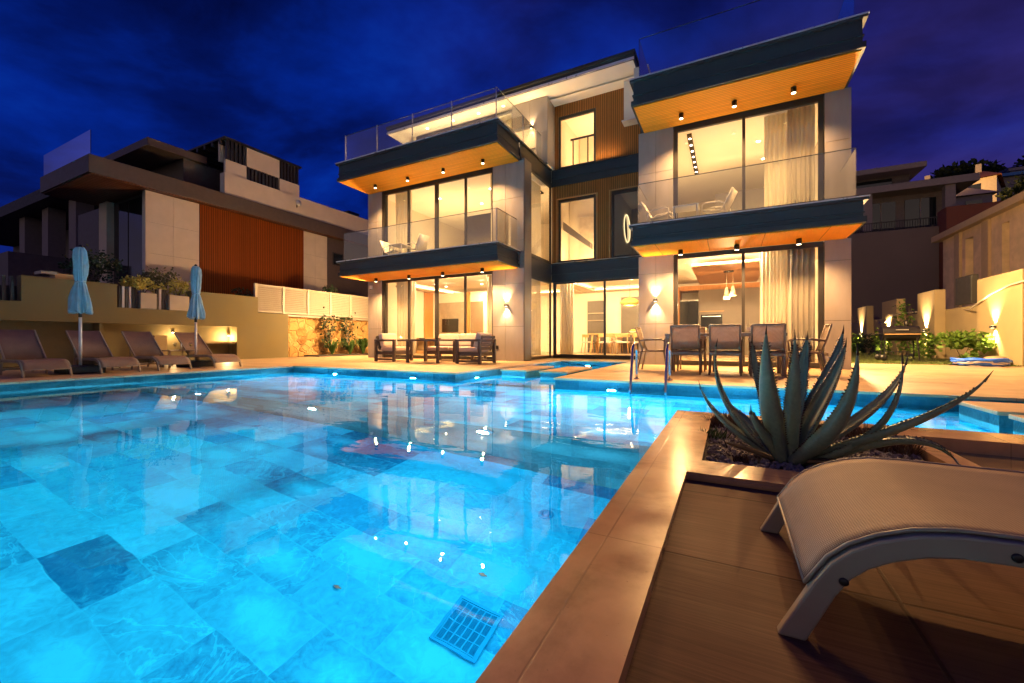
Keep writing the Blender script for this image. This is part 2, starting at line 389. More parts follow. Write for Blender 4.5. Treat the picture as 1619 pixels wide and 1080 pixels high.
# ------------------------------------------------------------------ mesh builder
class MB:
    def __init__(s): s.v = []; s.f = []; s.sm = []
    def add(s, vs, fs, smooth=False):
        o = len(s.v); s.v += [tuple(v) for v in vs]
        s.f += [tuple(i+o for i in f) for f in fs]; s.sm += [smooth]*len(fs); return s
    def box(s, x0, x1, y0, y1, z0, z1):
        x0, x1 = sorted((x0, x1)); y0, y1 = sorted((y0, y1)); z0, z1 = sorted((z0, z1))
        return s.add([(x0,y0,z0),(x1,y0,z0),(x1,y1,z0),(x0,y1,z0),(x0,y0,z1),(x1,y0,z1),(x1,y1,z1),(x0,y1,z1)],
              [(0,3,2,1),(4,5,6,7),(0,1,5,4),(1,2,6,5),(2,3,7,6),(3,0,4,7)])
    def obox(s, c, size, rot=None):
        hx, hy, hz = (q/2 for q in size); c = Vector(c)
        vs = [Vector((sx*hx, sy*hy, sz*hz)) for sz in (-1, 1) for sx, sy in ((-1,-1),(1,-1),(1,1),(-1,1))]
        if rot is not None: vs = [rot @ v for v in vs]
        return s.add([v+c for v in vs], [(0,3,2,1),(4,5,6,7),(0,1,5,4),(1,2,6,5),(2,3,7,6),(3,0,4,7)])
    def bar(s, a, b, w, h=None, up=(0,0,1)):
        """rectangular bar from a to b"""
        a, b = Vector(a), Vector(b); d = b-a; L = d.length; z = d.normalized(); u = Vector(up)
        if abs(z.dot(u)) > .98: u = Vector((1, 0, 0))
        x = u.cross(z).normalized(); y = z.cross(x)
        m = Matrix((x, y, z)).transposed()
        return s.obox((a+b)/2, (w, h or w, L), m)
    def tube(s, pts, r, n=8, caps=True, closed=False):
        pts = [Vector(p) for p in pts]; N = len(pts)
        rs = r if isinstance(r, (list, tuple)) else [r]*N
        base = len(s.v); fr = None; vs = []
        for i, p in enumerate(pts):
            if closed: t = (pts[(i+1) % N]-pts[i-1])
            else: t = pts[min(i+1, N-1)]-pts[max(i-1, 0)]
            t = t.normalized() if t.length > 1e-9 else Vector((0, 0, 1))
            if fr is None:
                a = Vector((0, 0, 1)) if abs(t.z) < .9 else Vector((1, 0, 0)); fr = a.cross(t).normalized()
            fr = (fr - t*fr.dot(t)).normalized(); q = t.cross(fr)
            vs += [p + (fr*math.cos(2*PI*k/n)+q*math.sin(2*PI*k/n))*rs[i] for k in range(n)]
        fs = []
        for i in range(N if closed else N-1):
            j = (i+1) % N
            fs += [(i*n+k, i*n+(k+1) % n, j*n+(k+1) % n, j*n+k) for k in range(n)]
        if caps and not closed: fs += [tuple(range(n-1, -1, -1)), tuple((N-1)*n+k for k in range(n))]
        return s.add(vs, fs, True)
    def lathe(s, prof, c=(0,0,0), n=20, fn=None, axis='Z'):
        vs = []
        for i, (r, z) in enumerate(prof):
            for k in range(n):
                a = 2*PI*k/n; rr = r*(fn(a, z) if fn else 1)
                p = (rr*math.cos(a), rr*math.sin(a), z)
                if axis == 'Y': p = (p[0], p[2], p[1])
                if axis == 'X': p = (p[2], p[0], p[1])
                vs.append((p[0]+c[0], p[1]+c[1], p[2]+c[2]))
        fs = [(i*n+k, i*n+(k+1) % n, (i+1)*n+(k+1) % n, (i+1)*n+k) for i in range(len(prof)-1) for k in range(n)]
        fs += [tuple(range(n-1, -1, -1)), tuple((len(prof)-1)*n+k for k in range(n))]
        return s.add(vs, fs, True)
    def extrude_xz(s, poly, y0, y1, smooth=False):
        n = len(poly)
        vs = [(x, y0, z) for x, z in poly]+[(x, y1, z) for x, z in poly]
        fs = [(i, (i+1) % n, (i+1) % n+n, i+n) for i in range(n)]
        s.add(vs, fs, smooth); return s.add(vs, [tuple(range(n-1, -1, -1)), tuple(range(n, 2*n))])
    def strip(s, poly, y0, y1, ny=1, smooth=True, t=0.0):
        """open profile (x,z) swept along y, with thickness t downwards"""
        n = len(poly); vs = []
        for j in range(ny+1):
            y = y0+(y1-y0)*j/ny
            vs += [(x, y, z) for x, z in poly]
        fs = [(j*n+i, j*n+i+1, (j+1)*n+i+1, (j+1)*n+i) for j in range(ny) for i in range(n-1)]
        return s.add(vs, fs, smooth)
    def quad(s, a, b, c, d): return s.add([a, b, c, d], [(0, 1, 2, 3)])

def root_of(o):
    while o.parent: o = o.parent
    return o

def obj(name, mb, mat, parent=None, world=False, bevel=0, kind=None, recalc=True, solid=0, seg=2):
    me = bpy.data.meshes.new(name)
    vs = mb.v
    if world and parent is not None:
        l = root_of(parent).location; vs = [(x-l.x, y-l.y, z-l.z) for x, y, z in vs]
    me.from_pydata(vs, [], mb.f)
    me.polygons.foreach_set('use_smooth', mb.sm)
    if recalc:
        bm = bmesh.new(); bm.from_mesh(me); bmesh.ops.recalc_face_normals(bm, faces=bm.faces); bm.to_mesh(me); bm.free()
    me.materials.append(mat if not isinstance(mat, str) else MT[mat])
    o = bpy.data.objects.new(name, me); C.objects.link(o)
    if parent is not None: o.parent = parent
    if solid:
        md = o.modifiers.new('solid', 'SOLIDIFY'); md.thickness = solid; md.offset = 0
    if bevel:
        md = o.modifiers.new('bevel', 'BEVEL'); md.width = bevel; md.segments = seg; md.limit_method = 'ANGLE'; md.angle_limit = R(40)
    if kind: o['kind'] = kind
    return o

def tag(o, label, cat, group=None, kind=None):
    o['label'] = label; o['category'] = cat
    if group: o['group'] = group
    if kind: o['kind'] = kind
    return o

def thing(name, label, cat, loc=(0,0,0), rz=0, group=None):
    o = bpy.data.objects.new(name, None); C.objects.link(o); o.empty_display_size = .1
    o.location = loc; o.rotation_euler = (0, 0, rz)
    return tag(o, label, cat, group)

def dup(root, loc, rz, label, group=None):
    r = root.copy(); C.objects.link(r); r.location = loc; r.rotation_euler = (0, 0, rz)
    r['label'] = label
    if group: r['group'] = group
    for ch in list(root.children):
        c = ch.copy(); C.objects.link(c); c.parent = r
        for gc in ch.children:
            d = gc.copy(); C.objects.link(d); d.parent = c
    return r

def single(name, mb, mat, label, cat, group=None, **kw):
    return tag(obj(name, mb, mat, **kw), label, cat, group)

def struct(name, mb, mat, **kw): return obj(name, mb, mat, kind='structure', **kw)

def lamp(name, kind, loc, energy, color, target=None, size=.1, size_y=None, spot=90, blend=.5, radius=.03, spread=180):
    l = bpy.data.lights.new(name, kind); l.energy = energy; l.color = color
    if kind == 'AREA':
        l.shape = 'RECTANGLE' if size_y else 'DISK'; l.size = size
        if size_y: l.size_y = size_y
        l.spread = R(spread)
    elif kind == 'SPOT': l.spot_size = R(spot); l.spot_blend = blend; l.shadow_soft_size = radius
    else: l.shadow_soft_size = radius
    o = bpy.data.objects.new(name, l); C.objects.link(o); o.location = loc
    if target is not None: o.rotation_euler = (Vector(target)-Vector(loc)).to_track_quat('-Z', 'Y').to_euler()
    return o

WARM = (1, .53, .19); WARM2 = (1, .62, .27); POOL = (.36, .80, 1.0)

# ------------------------------------------------------------------ camera
cam = bpy.data.cameras.new('camera'); co = bpy.data.objects.new('camera', cam); C.objects.link(co)
cam.sensor_width = 36; cam.lens = 659/1619*36; cam.clip_end = 2000; cam.clip_start = .02
cam.shift_y = -1/1619
co.location = (0, 0, .6); co.rotation_euler = (R(90), 0, R(27.47))
sc.camera = co

# ------------------------------------------------------------------ world: night sky after sunset
def make_world():
    w = bpy.data.worlds.new('World'); sc.world = w; w.use_nodes = True
    nt = w.node_tree; nt.nodes.clear(); g = G(nt)
    out = g.n('ShaderNodeOutputWorld'); bg = g.n('ShaderNodeBackground')
    v = g.coord('Generated'); s = g.sep(v)
    z = g.math('MAXIMUM', s[2], .0)
    zz = g.math('ADD', z, .22)
    p = g.comb(g.math('DIVIDE', s[0], zz), g.math('DIVIDE', s[1], zz), 0)
    n1 = g.noise(g.mapping(p, (.8, 1.0, 1), (1.3, .4, 0)), 1.9, 7, .56, .3)
    n2 = g.noise(g.mapping(p, (.6, .8, 1), (7.1, 3.2, 0)), 1.1, 4, .5, .2)
    blue = g.ramp(n1, [(.30, (.0004, .0016, .022)), (.43, (.0005, .0045, .066)), (.56, (.0006, .0115, .16)), (.72, (.0012, .027, .27))])
    # the right-hand sky is more violet cloud
    side = g.rng(g.math('ADD', s[0], g.math('MULTIPLY', s[1], .15)), -.62, .25, 0, 1, smooth=True)
    pf = g.math('MULTIPLY', g.rng(n2, .40, .60, .15, 1, smooth=True), side)
    violet = g.ramp(n1, [(.3, (.010, .007, .045)), (.7, (.030, .016, .088))])
    col = g.mix(g.math('MULTIPLY', pf, .8), blue, violet)
    low = g.rng(s[2], .0, .30, 1, 0, smooth=True)
    col = g.mix(g.math('MULTIPLY', low, .55), col, (.006, .008, .062))
    rear_fill = g.math('MULTIPLY', g.rng(s[1], -.1, -.9, 0, 1, smooth=True), g.rng(s[2], .0, .62, 1, 0, smooth=True))  # warm glow added to the sky behind the camera to fill the foreground
    col = g.mix(rear_fill, col, (.34, .255, .19))
    sky = g.n('ShaderNodeTexSky', sky_type='NISHITA'); sky.sun_disc = False
    sky.sun_elevation = R(-4); sky.sun_rotation = R(250)
    add = g.mix(.003, col, sky.outputs[0], 'ADD')
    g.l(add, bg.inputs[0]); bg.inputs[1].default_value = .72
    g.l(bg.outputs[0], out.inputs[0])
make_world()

# ------------------------------------------------------------------ ground, terrace, pool
def cells(xs, ys, solid, z, mb, flip=False):
    for i in range(len(xs)-1):
        for j in range(len(ys)-1):
            cx, cy = (xs[i]+xs[i+1])/2, (ys[j]+ys[j+1])/2
            if solid(cx, cy): mb.quad((xs[i],ys[j],z),(xs[i+1],ys[j],z),(xs[i+1],ys[j+1],z),(xs[i],ys[j+1],z))
    return mb
XL, XR0 = -9.30, -.38           # main pool
YF, YFR = 6.48, 6.33            # far edges
YN = 3.85                       # near edge of right arm
XCL, XCR, YC = -4.57, -2.50, 12.05   # channel towards the house
YB, XE = -7.0, 7.0
ZW = -.13
rects = [(XL, XR0, YB, YFR), (XL, XCL, YFR, YF), (XCL, XCR, YFR, YC), (XR0, XE, YN, YFR)]
def inpool(x, y): return any(a < x < b and c < y < d for a, b, c, d in rects)

mb = MB()
xs = sorted([-260, -14.25, XL, XCL, XCR, XR0, 2.02, 6.6, XE, 260]); ys = sorted([-200, YB, YN, YFR, YF, YC, 14.2, 30, 300])
# far natural ground: one big sheet below everything
mb.quad((-400,-300,-1.9),(400,-300,-1.9),(400,500,-1.9),(-400,500,-1.9))
struct('ground', mb, 'hill')

# terrace (paving) and its kerb strip round the water
E = .28
def instrip(x, y):
    return any(a-E < x < b+E and c-E < y < d+E for a, b, c, d in rects)
xs = sorted([-14.25, XL-E, XL, XCL-E, XCL, XCR, XCR+E, XR0, 6.6]); ys = sorted([YB, YN, YFR, YFR+E, YF, YF+E, YC, YC+E, 14.2, 34])
def ter(x, y):
    if inpool(x, y) or (x > XR0 and y < YFR): return False
    if y > 14.2 and x > 2.3: return False
    return not instrip(x, y)
xs2 = sorted(set(xs+[2.3]))
mb = cells(xs2, ys, ter, 0, MB())
struct('terrace_paving', mb, 'terrace')
def strip_(x, y):
    if inpool(x, y) or (x > XR0 and y < YFR): return False
    return instrip(x, y)
mb = cells(xs2, ys, strip_, 0, MB())
def edge_run(mb, a, b, inward, z0=-.032, z1=.0, w=.02):
    """rounded stone lip along the water edge"""
    ax, ay = a; bx, by = b; ix, iy = inward
    x0, x1 = sorted((ax, bx)); y0, y1 = sorted((ay, by))
    if ix: x0, x1 = (ax, ax+ix*w) if ix > 0 else (ax+ix*w, ax)
    if iy: y0, y1 = (ay, ay+iy*w) if iy > 0 else (ay+iy*w, ay)
    mb.box(x0, x1, y0, y1, z0, z1)
edge_run(mb, (XL, YB), (XL, YF), (1, 0)); edge_run(mb, (XL+.02, YF), (XCL, YF), (0, -1))
edge_run(mb, (XCL, YF-.02), (XCL, YC), (1, 0)); edge_run(mb, (XCR, YFR-.02), (XCR, YC), (-1, 0)); edge_run(mb, (XCR, YFR), (XE, YFR), (0, -1))
edge_run(mb, (XCL+.02, YC), (XCR-.02, YC), (0, -1))
struct('pool_edge_paving', mb, 'terrace')

# pool shell
ZF, ZS, YS = -1.5, -.52, 3.4
mb = MB(); mb.quad((XL,YB,ZF),(XR0,YB,ZF),(XR0,YS,ZF),(XL,YS,ZF))
mb.quad((XL,YS,ZS),(XR0,YS,ZS),(XR0,YF,ZS),(XL,YF,ZS)); mb.quad((XR0,YN,ZS),(XE,YN,ZS),(XE,YFR,ZS),(XR0,YFR,ZS)); mb.quad((XCL,YFR,ZS),(XCR,YFR,ZS),(XCR,YC,ZS),(XCL,YC,ZS))
struct('pool_floor', mb, 'tile', recalc=False)
mb = MB()
def wx(x0, x1, y, z0, z1=0.0): mb.quad((x0,y,z0),(x1,y,z0),(x1,y,z1),(x0,y,z1))
wx(XL, XCL, YF, ZS); wx(XCL, XCR, YC, ZS); wx(XCR, XE, YFR, ZS); wx(XL, XR0, YS, ZF, ZS); wx(XL, XR0, YB, ZF); wx(XR0, XE, YN, ZS)
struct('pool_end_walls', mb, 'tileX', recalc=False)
mb = MB()
def wy(x, y0, y1, z0, z1=0.0): mb.quad((x,y0,z0),(x,y1,z0),(x,y1,z1),(x,y0,z1))
wy(XL, YB, YS, ZF); wy(XL, YS, YF, ZS); wy(XCL, YF, YC, ZS); wy(XCR, YFR, YC, ZS); wy(XR0, YB, YS, ZF); wy(XR0, YS, YN, ZS); wy(XE, YN, YFR, ZS)
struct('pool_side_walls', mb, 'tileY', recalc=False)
mb = MB(); e = .004
cells(sorted([XL-e, XCL-e, XCR+e, XR0+e, XE+e]), sorted([YB-e, YN-e, YFR+e, YF+e, YC+e]),
      lambda x, y: inpool(x, y) or (x < XCL and YFR < y < YF), ZW, mb)
struct('water', mb, 'water', recalc=False)

# near side: coping strip, planter, sunken deck, shallow basin
ZD = -.036
mb = MB()
PX0, PX1, PY0, PY1 = -.12, .95, 2.30, 3.68
BX0, BY0, BY1 = 1.07, 2.72, 3.52
DX0, DY1 = -.172, 2.07
def near(x, y):
    if not (x > XR0 and y < YN): return False
    if PX0 < x < PX1 and PY0 < y < PY1: return False
    if x > BX0 and BY0 < y < BY1: return False
    if x > DX0 and y < DY1: return False
    return True
cells(sorted([XR0, DX0, PX0, PX1, BX0, 7]), sorted([YB, DY1, PY0, BY0, BY1, PY1, YN]), near, 0, mb)
edge_run(mb, (XR0, YB), (XR0, YN), (-1, 0), w=.015); edge_run(mb, (XR0-.015, YN), (XE, YN), (0, 1), w=.015)
# inner faces
mb.quad((DX0,YB,ZD),(DX0,DY1,ZD),(DX0,DY1,0),(DX0,YB,0)); mb.quad((DX0,DY1,ZD),(7,DY1,ZD),(7,DY1,0),(DX0,DY1,0))
mb.quad((BX0,BY0,-.08),(BX0,BY1,-.08),(BX0,BY1,0),(BX0,BY0,0)); mb.quad((BX0,BY1,-.08),(7,BY1,-.08),(7,BY1,0),(BX0,BY1,0)); mb.quad((BX0,BY0,-.08),(7,BY0,-.08),(7,BY0,0),(BX0,BY0,0))
for (x0, y0, x1, y1) in ((PX0,PY0,PX0,PY1),(PX1,PY0,PX1,PY1),(PX0,PY0,PX1,PY0),(PX0,PY1,PX1,PY1)):
    mb.quad((x0,y0,-.25),(x1,y1,-.25),(x1,y1,0),(x0,y0,0))
mb.box(DX0, 7, DY1-.006, DY1, ZD+.008, ZD+.022)
struct('pool_coping', mb, 'coping', recalc=False)
mb = MB(); mb.quad((DX0,YB,ZD),(7,YB,ZD),(7,DY1,ZD),(DX0,DY1,ZD)); struct('sunken_deck', mb, 'deck', recalc=False)
m_, nt_, o_ = newmat('wet_basin_stone'); g_ = G(nt_)
n_ = g_.noise(g_.coord(), 3, 5)
g_.l(g_.bsdf(g_.ramp(n_, [(.3, (.10, .07, .04)), (.7, (.19, .13, .08))]), g_.rng(n_, .3, .7, .05, .13), 0, .8), o_.inputs[0])
mb = MB(); mb.quad((BX0,BY0,-.08),(7,BY0,-.08),(7,BY1,-.08),(BX0,BY1,-.08)); struct('shallow_basin_floor', mb, m_, recalc=False)
mb = MB()
N = 14
for i in range(N):
    for j in range(N):
        pass
gx = [PX0+(PX1-PX0)*i/N for i in range(N+1)]; gy = [PY0+(PY1-PY0)*i/N for i in range(N+1)]
vv = [(x, y, -.05+random.uniform(-.01, .01)) for y in gy for x in gx]
mb.add(vv, [(j*(N+1)+i, j*(N+1)+i+1, (j+1)*(N+1)+i+1, (j+1)*(N+1)+i) for j in range(N) for i in range(N)], True)
struct('planter_soil', mb, 'soil', recalc=False)

# stepping slabs across the water
def slab(x0, x1, y0, y1, label):
    t = thing('stepping_slab', label, 'stepping stone', ((x0+x1)/2, (y0+y1)/2, 0), 0, 'stone slabs standing in the pool')
    t2 = MB().box(x0, x1, y0, y1, -.035, 0.0); obj('slab_top', t2, 'terrace', t, True, bevel=.004)
    t3 = MB().box(x0+.02, x1-.02, y0+.02, y1-.02, ZS, -.036); obj('tiled_plinth', t3, 'tileX', t, True)
    return t
slab(-4.27, -3.68, 7.68, 9.25, 'tan stepping slab next to the terrace with the sofa set')
slab(-3.36, -2.77, 7.62, 9.3, 'tan stepping slab next to the terrace with the pool ladder')
slab(2.03, 4.6, 5.06, 5.80, 'large tan slab rising from the pool behind the long agave leaf')
slab(2.03, 4.6, 4.05, 4.90, 'tan slab at the right frame edge, nearest the agave planter')

# pool lights
def pool_light(p, d, label, e=360, lens=.07, dip=-.3, spread=180):
    t = thing('pool_light', label, 'pool light', p, 0, 'lights in the pool walls')
    dv = Vector(d); ax = 'X' if abs(dv.x) > .5 else 'Y'; s = 1 if (dv.x+dv.y) > 0 else -1
    ring = MB().lathe([(lens+.005, 0), (lens+.03, 0), (lens+.03, s*.012), (lens+.005, s*.018)], n=24, axis=ax); obj('bezel', ring, 'chrome', t)
    obj('lens', MB().lathe([(lens, s*.002), (lens, s*.012), (lens*.5, s*.016)], n=24, axis=ax), 'poolled', t)
    lp = Vector(p)+dv*.05
    l = lamp('pool_lamp', 'AREA', lp, e, POOL, lp+dv*1.0+Vector((0, 0, dip)), size=.12, spread=spread)
    if e < 30 and dv.y < 0: lamp('pool_beam', 'AREA', lp, 52, (.55, .95, 1.0), lp+dv*1.0+Vector((0, 0, -.72)), size=.10, spread=70)
    return t
pool_light((-7.8, YF-.002, -.27), (0,-1,0), 'glowing pool light under the terrace at the far left pool wall')
pool_light((-5.55, YF-.002, -.27), (0,-1,0), 'glowing pool light in the wall below the sofa set table')
pool_light((XCL+.002, 7.15, -.25), (1,0,0), 'small glowing pool light round the corner by the stepping slabs', 260)
pool_light((-3.7, YC-.002, -.23), (0,-1,0), 'pool light at the end of the channel by the house', 300)
pool_light((-1.57, YFR-.002, -.27), (0,-1,0), 'glowing pool light beside the chrome ladder')
pool_light((.44, YFR-.002, -.25), (0,-1,0), 'pool light glinting between the agave leaves', 520)
for x, lb in ((-7.0, 'underwater light on the step, leftmost, near the reflection of the parasol'), (-4.46, 'underwater light on the step, the middle glow'), (-2.05, 'underwater light on the step, in the reflection of the lit windows')):
    pool_light((x, YS-.002, -.68), (0,-1,0), lb, 21)

for y, lb in ((2.35, 'pool light under the near coping beside the agave bed'), (.1, 'pool light under the near coping beside the sunken deck'), (-2.6, 'pool light under the near coping behind the lounger')):
    pool_light((XR0-.002, y, -.6), (-1,0,0), lb, 23)
for x, lb in ((-3.0, 'added unseen pool light in the near end wall, right one'), (-6.5, 'added unseen pool light in the near end wall, left one')):
    pool_light((x, YB+.002, -.6), (0,1,0), lb, 120, .07, -.02, 100)  # added out of view to light the step riser
# floor grate and return fitting
t = thing('drain_grate', 'square slotted drain grate on the pool floor beside the coping', 'drain grate', (-1.19, 1.79, ZF))
b = MB()
for i in range(7): x = -.115+i*.23/6; b.box(x-.004, x+.004, -.125, .125, .0016, .005)
for i in range(5): y = -.12+i*.24/4; b.box(-.119, .119, y-.004, y+.004, .0018, .0048)
for i in range(44):
    y = -.118+i*.236/43; b.box(-.117, .117, y-.0011, y+.0011, .002, .0042)
b.box(-.135, -.120, -.142, .142, .001, .007); b.box(.120, .135, -.142, .142, .001, .007); b.box(-.1199, .1199, -.142, -.127, .001, .007); b.box(-.1199, .1199, .127, .142, .001, .007)
obj('grid', b, 'grate', t); obj('sump', MB().box(-.121, .121, -.127, .127, .0005, .0016), 'gratehole', t)
t = thing('floor_inlet', 'small round white inlet on the pool floor below the window reflection', 'pool fitting', (-1.19, 2.83, ZF))
obj('rim', MB().lathe([(.055, .001), (.055, .012), (.035, .018), (.034, .004)], n=24), 'grate', t)
obj('cap', MB().lathe([(.022, .001), (.022, .016), (.01, .02)], n=16), 'grate', t)
for x, y, lb in ((-4.87, 2.93, 'tiny round inlet on the pool floor left of the caustic patch'), (-3.87, .66, 'round inlet on the pool floor at the left frame edge')):
    t = thing('floor_inlet', lb, 'pool fitting', (x, y, ZF))
    obj('rim', MB().lathe([(.05, .001), (.05, .012), (.03, .018), (.029, .004)], n=24), 'grate', t)
    obj('cap', MB().lathe([(.02, .001), (.02, .016), (.01, .02)], n=16), 'grate', t)
def dead_leaf(x, y, lb):
    single('fallen_leaf', MB().add([(-.03,0,.004),(0,.012,.010),(.035,.002,.005),(0,-.011,.006)], [(0,3,1),(1,3,2)]), 'spine', lb, 'leaf', 'fallen leaves in the pool', solid=.002).location = (x, y, ZF)
dead_leaf(-1.30, 2.12, 'dark fallen leaf on the pool floor above the drain grate'); dead_leaf(-1.95, 1.62, 'tiny fallen leaf on the pool floor left of the drain grate')

# ------------------------------------------------------------------ the villa
V = thing('villa', 'three storey modern villa with lit windows, cedar soffits and dark balconies behind the pool', 'house', (-4.6, 13, 0))
def vp(name, mb, mat, parent=None, **kw): return obj(name, mb, mat, parent or V, True, **kw)

def panel_grid(mb, x0, x1, z0, z1, y, xj, zj, gap=.008, t=.018, axis='X'):
    xs = [x0]+xj+[x1]; zs = [z0]+[q for q in zj if z0+.1 < q < z1-.1]+[z1]
    for i in range(len(xs)-1):
        for k in range(len(zs)-1):
            a, b = xs[i]+gap*(i > 0)*.5, xs[i+1]-gap*(i < len(xs)-2)*.5
            c, d = zs[k]+gap*(k > 0)*.5, zs[k+1]-gap*(k < len(zs)-2)*.5
            if axis == 'X': mb.box(a, b, y-t, y, c, d)
            else: mb.box(y, y+t, a, b, c, d)
ZJ = [1.03, 2.30, 3.57, 4.84]
for (x0, x1, xj) in ((-11.58, -10.92, [-11.12]), (-6.37, -5.33, [-5.93]), (-2.05, -1.22, [-1.63]), (1.82, 2.27, [])):
    for z0, z1 in ((0.0, 2.745), (3.24, 5.90)):
        b = MB(); panel_grid(b, x0, x1, z0, z1, 11.0, xj, ZJ); vp('stone_column', b, 'panel')
        vp('column_core', MB().box(x0+.01, x1-.01, 11.001, 11.3, z0, z1), 'panel_back')
# the left block's corner return and a bit of column that rises past the roof edge
vp('corner_fin', MB().box(-5.50, -5.315, 11.02, 11.5, 0, 5.98), 'fin')
# hidden outer walls that close the rooms
b = MB(); b.box(-11.58, -11.44, 11.301, 17.5, 0, 5.93); b.box(2.12, 2.27, 11.301, 17.5, 0, 5.93); b.box(-2.05, -1.93, 11.301, 17.5, 0, 5.93)
b.box(-11.58, 2.27, 17.5, 17.7, 0, 8.69); b.box(-5.55, -5.40, 13.5, 17.49, 3.26, 5.93); b.box(-5.45, -5.31, 13.42, 17.49, 6.5, 8.69)
b.box(-11.2, -11.05, 12.9, 17.49, 6.5, 8.69); b.box(-2.5, -2.35, 13.42, 17.49, 6.5, 8.69)
vp('interior_wall', b, 'cream')

# slabs and fascias
def fascia(x0, x1, yf, z0, z1, y1, side_l=True, side_r=True, h_lip=.12):
    """dark C-profile edge: main face, lower lip and pale top trim"""
    b = MB(); b.box(x0, x1, yf, y1, z0+.03, z1-.03)
    o = .045
    b.box(x0-o*.5, x1+o*.5, yf-o*.5, y1-.003, z0+(z1-z0)*.40, z0+(z1-z0)*.45); b.box(x0-o, x1+o, yf-o, y1-.002, z0+.012, z0+h_lip); b.box(x0-o*1.6, x1+o*1.6, yf-o*1.6, y1-.004, z1-.06, z1-.012)
    f = vp('fascia', b, 'anth', bevel=.006)
    vp('edge_trim', MB().box(x0-o*1.8, x1+o*1.8, yf-o*1.8, y1-.006, z1-.011, z1+.014), 'trim', f)
    return f
def soffit(x0, x1, y0, y1, z, mat): return vp('cedar_soffit', MB().box(x0, x1, y0, y1, z-.012, z+.01), mat)
# left roof slab (terrace of the top storey)
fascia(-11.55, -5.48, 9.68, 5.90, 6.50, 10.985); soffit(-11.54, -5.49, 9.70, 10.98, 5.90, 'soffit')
vp('roof_slab', MB().box(-11.58, -5.47, 11.31, 17.5, 5.94, 6.47), 'anth')
fascia_side = MB().box(-5.47, -5.435, 10.99, 13.37, 5.93, 6.47); fascia_side.box(-5.434, -5.405, 10.99, 13.36, 5.912, 6.02); fascia_side.box(-5.434, -5.39, 10.99, 13.35, 6.43, 6.485)
vp('roof_edge_band', fascia_side, 'anth')
# left balcony
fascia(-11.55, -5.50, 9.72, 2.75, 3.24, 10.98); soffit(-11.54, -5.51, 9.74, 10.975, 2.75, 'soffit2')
vp('balcony_deck', MB().box(-11.5, -5.56, 9.76, 10.97, 3.2405, 3.25), 'cream')
vp('floor_slab', MB().box(-11.43, -5.47, 11.31, 17.49, 2.84, 3.24), 'ceil')
# right roof slab and balcony
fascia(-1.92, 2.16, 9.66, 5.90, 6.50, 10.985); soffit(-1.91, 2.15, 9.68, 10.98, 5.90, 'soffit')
vp('roof_slab', MB().box(-2.06, 2.28, 11.31, 17.5, 5.94, 6.47), 'anth')
fascia(-1.94, 2.18, 9.70, 2.75, 3.22, 10.98); soffit(-1.93, 2.17, 9.72, 10.975, 2.75, 'soffit2')
vp('balcony_deck', MB().box(-1.9, 2.13, 9.74, 10.97, 3.2205, 3.23), 'cream')
vp('floor_slab', MB().box(-1.92, 2.11, 11.31, 17.49, 2.84, 3.24), 'ceil')
# nook slabs (middle)
vp('floor_slab', MB().box(-5.46, -2.06, 13.46, 17.49, 2.84, 3.24), 'ceil')
vp('roof_slab', MB().box(-5.46, -2.06, 13.46, 17.49, 5.96, 6.44), 'ceil')
b = MB()
for z0, z1 in ((2.60, 3.25), (5.89, 6.46)):
    h = z1-z0; b = MB()
    b.box(-5.42, -2.06, 13.38, 13.45, z0, z1); b.box(-5.41, -2.06, 13.355, 13.379, z0, z0+.1); b.box(-5.41, -2.06, 13.345, 13.379, z0+h*.42, z0+h*.55); b.box(-5.38, -2.06, 13.33, 13.379, z1-.05, z1-.012)
    vp('storey_band', b, 'anth', bevel=.004)
b = MB(); b.box(-5.47, -5.42, 11.51, 13.37, 2.60, 3.25); b.box(-5.419, -5.40, 11.51, 13.36, 2.60, 2.70); b.box(-5.419, -5.39, 11.51, 13.35, 3.19, 3.24)
vp('storey_band', b, 'anth')
vp('sill_trim', MB().box(-5.37, -2.06, 13.325, 13.379, 3.2505, 3.258), 'trim')
# interior floors and ceilings
b = MB(); b.box(-11.43, -5.46, 11.14, 17.49, 0.005, .10); b.box(-1.92, 2.11, 11.14, 17.49, 0.005, .10); b.box(-5.459, -2.06, 13.47, 17.49, 0.005, .10)
vp('interior_floor', b, 'ifloor')
b = MB(); b.box(-11.43, -5.56, 11.32, 17.48, 3.2405, 3.262); b.box(-1.92, 2.11, 11.32, 17.48, 3.2405, 3.262)
vp('upper_floor', b, 'ifloor')
b = MB(); b.box(-11.43, -5.56, 11.32, 17.48, 5.925, 5.939); b.box(-1.92, 2.11, 11.32, 17.48, 5.925, 5.939)
vp('bedroom_ceiling', b, 'ceil')

# windows: frame (with mullions) > pane
def window(x0, x1, y, z0, z1, mull=(), fw=.06, head=.09, sill=.06, d=.08, thick=(), label=None, mat='frame', sill_m=None):
    b = MB(); e = .0
    b.box(x0, x1, y, y+d, z1-head, z1); b.box(x0, x1, y, y+d, z0, z0+sill)
    b.box(x0, x0+fw, y+.001, y+d-.001, z0+sill, z1-head); b.box(x1-fw, x1, y+.001, y+d-.001, z0+sill, z1-head)
    for m in mull:
        w = .065 if m in thick else .032
        b.box(m-w, m+w, y+.002, y+d-.002, z0+sill, z1-head)
    w = vp('window', b, mat, bevel=.004)
    vp('pane', MB().box(x0+fw-.005, x1-fw+.005, y+d*.5-.005, y+d*.5+.005, z0+sill-.005, z1-head+.005), 'glass', w)
    return w
window(-10.9, -6.38, 11.05, .02, 2.745, (-9.75, -8.57, -7.44), thick=(-8.57,), sill=.09)
window(-10.9, -6.38, 11.05, 3.27, 5.895, (-9.77, -8.57, -7.42), thick=(-8.57,), head=.12)
window(-1.21, 1.81, 11.05, .02, 2.745, (.30,), fw=.09, head=.11, sill=.10)
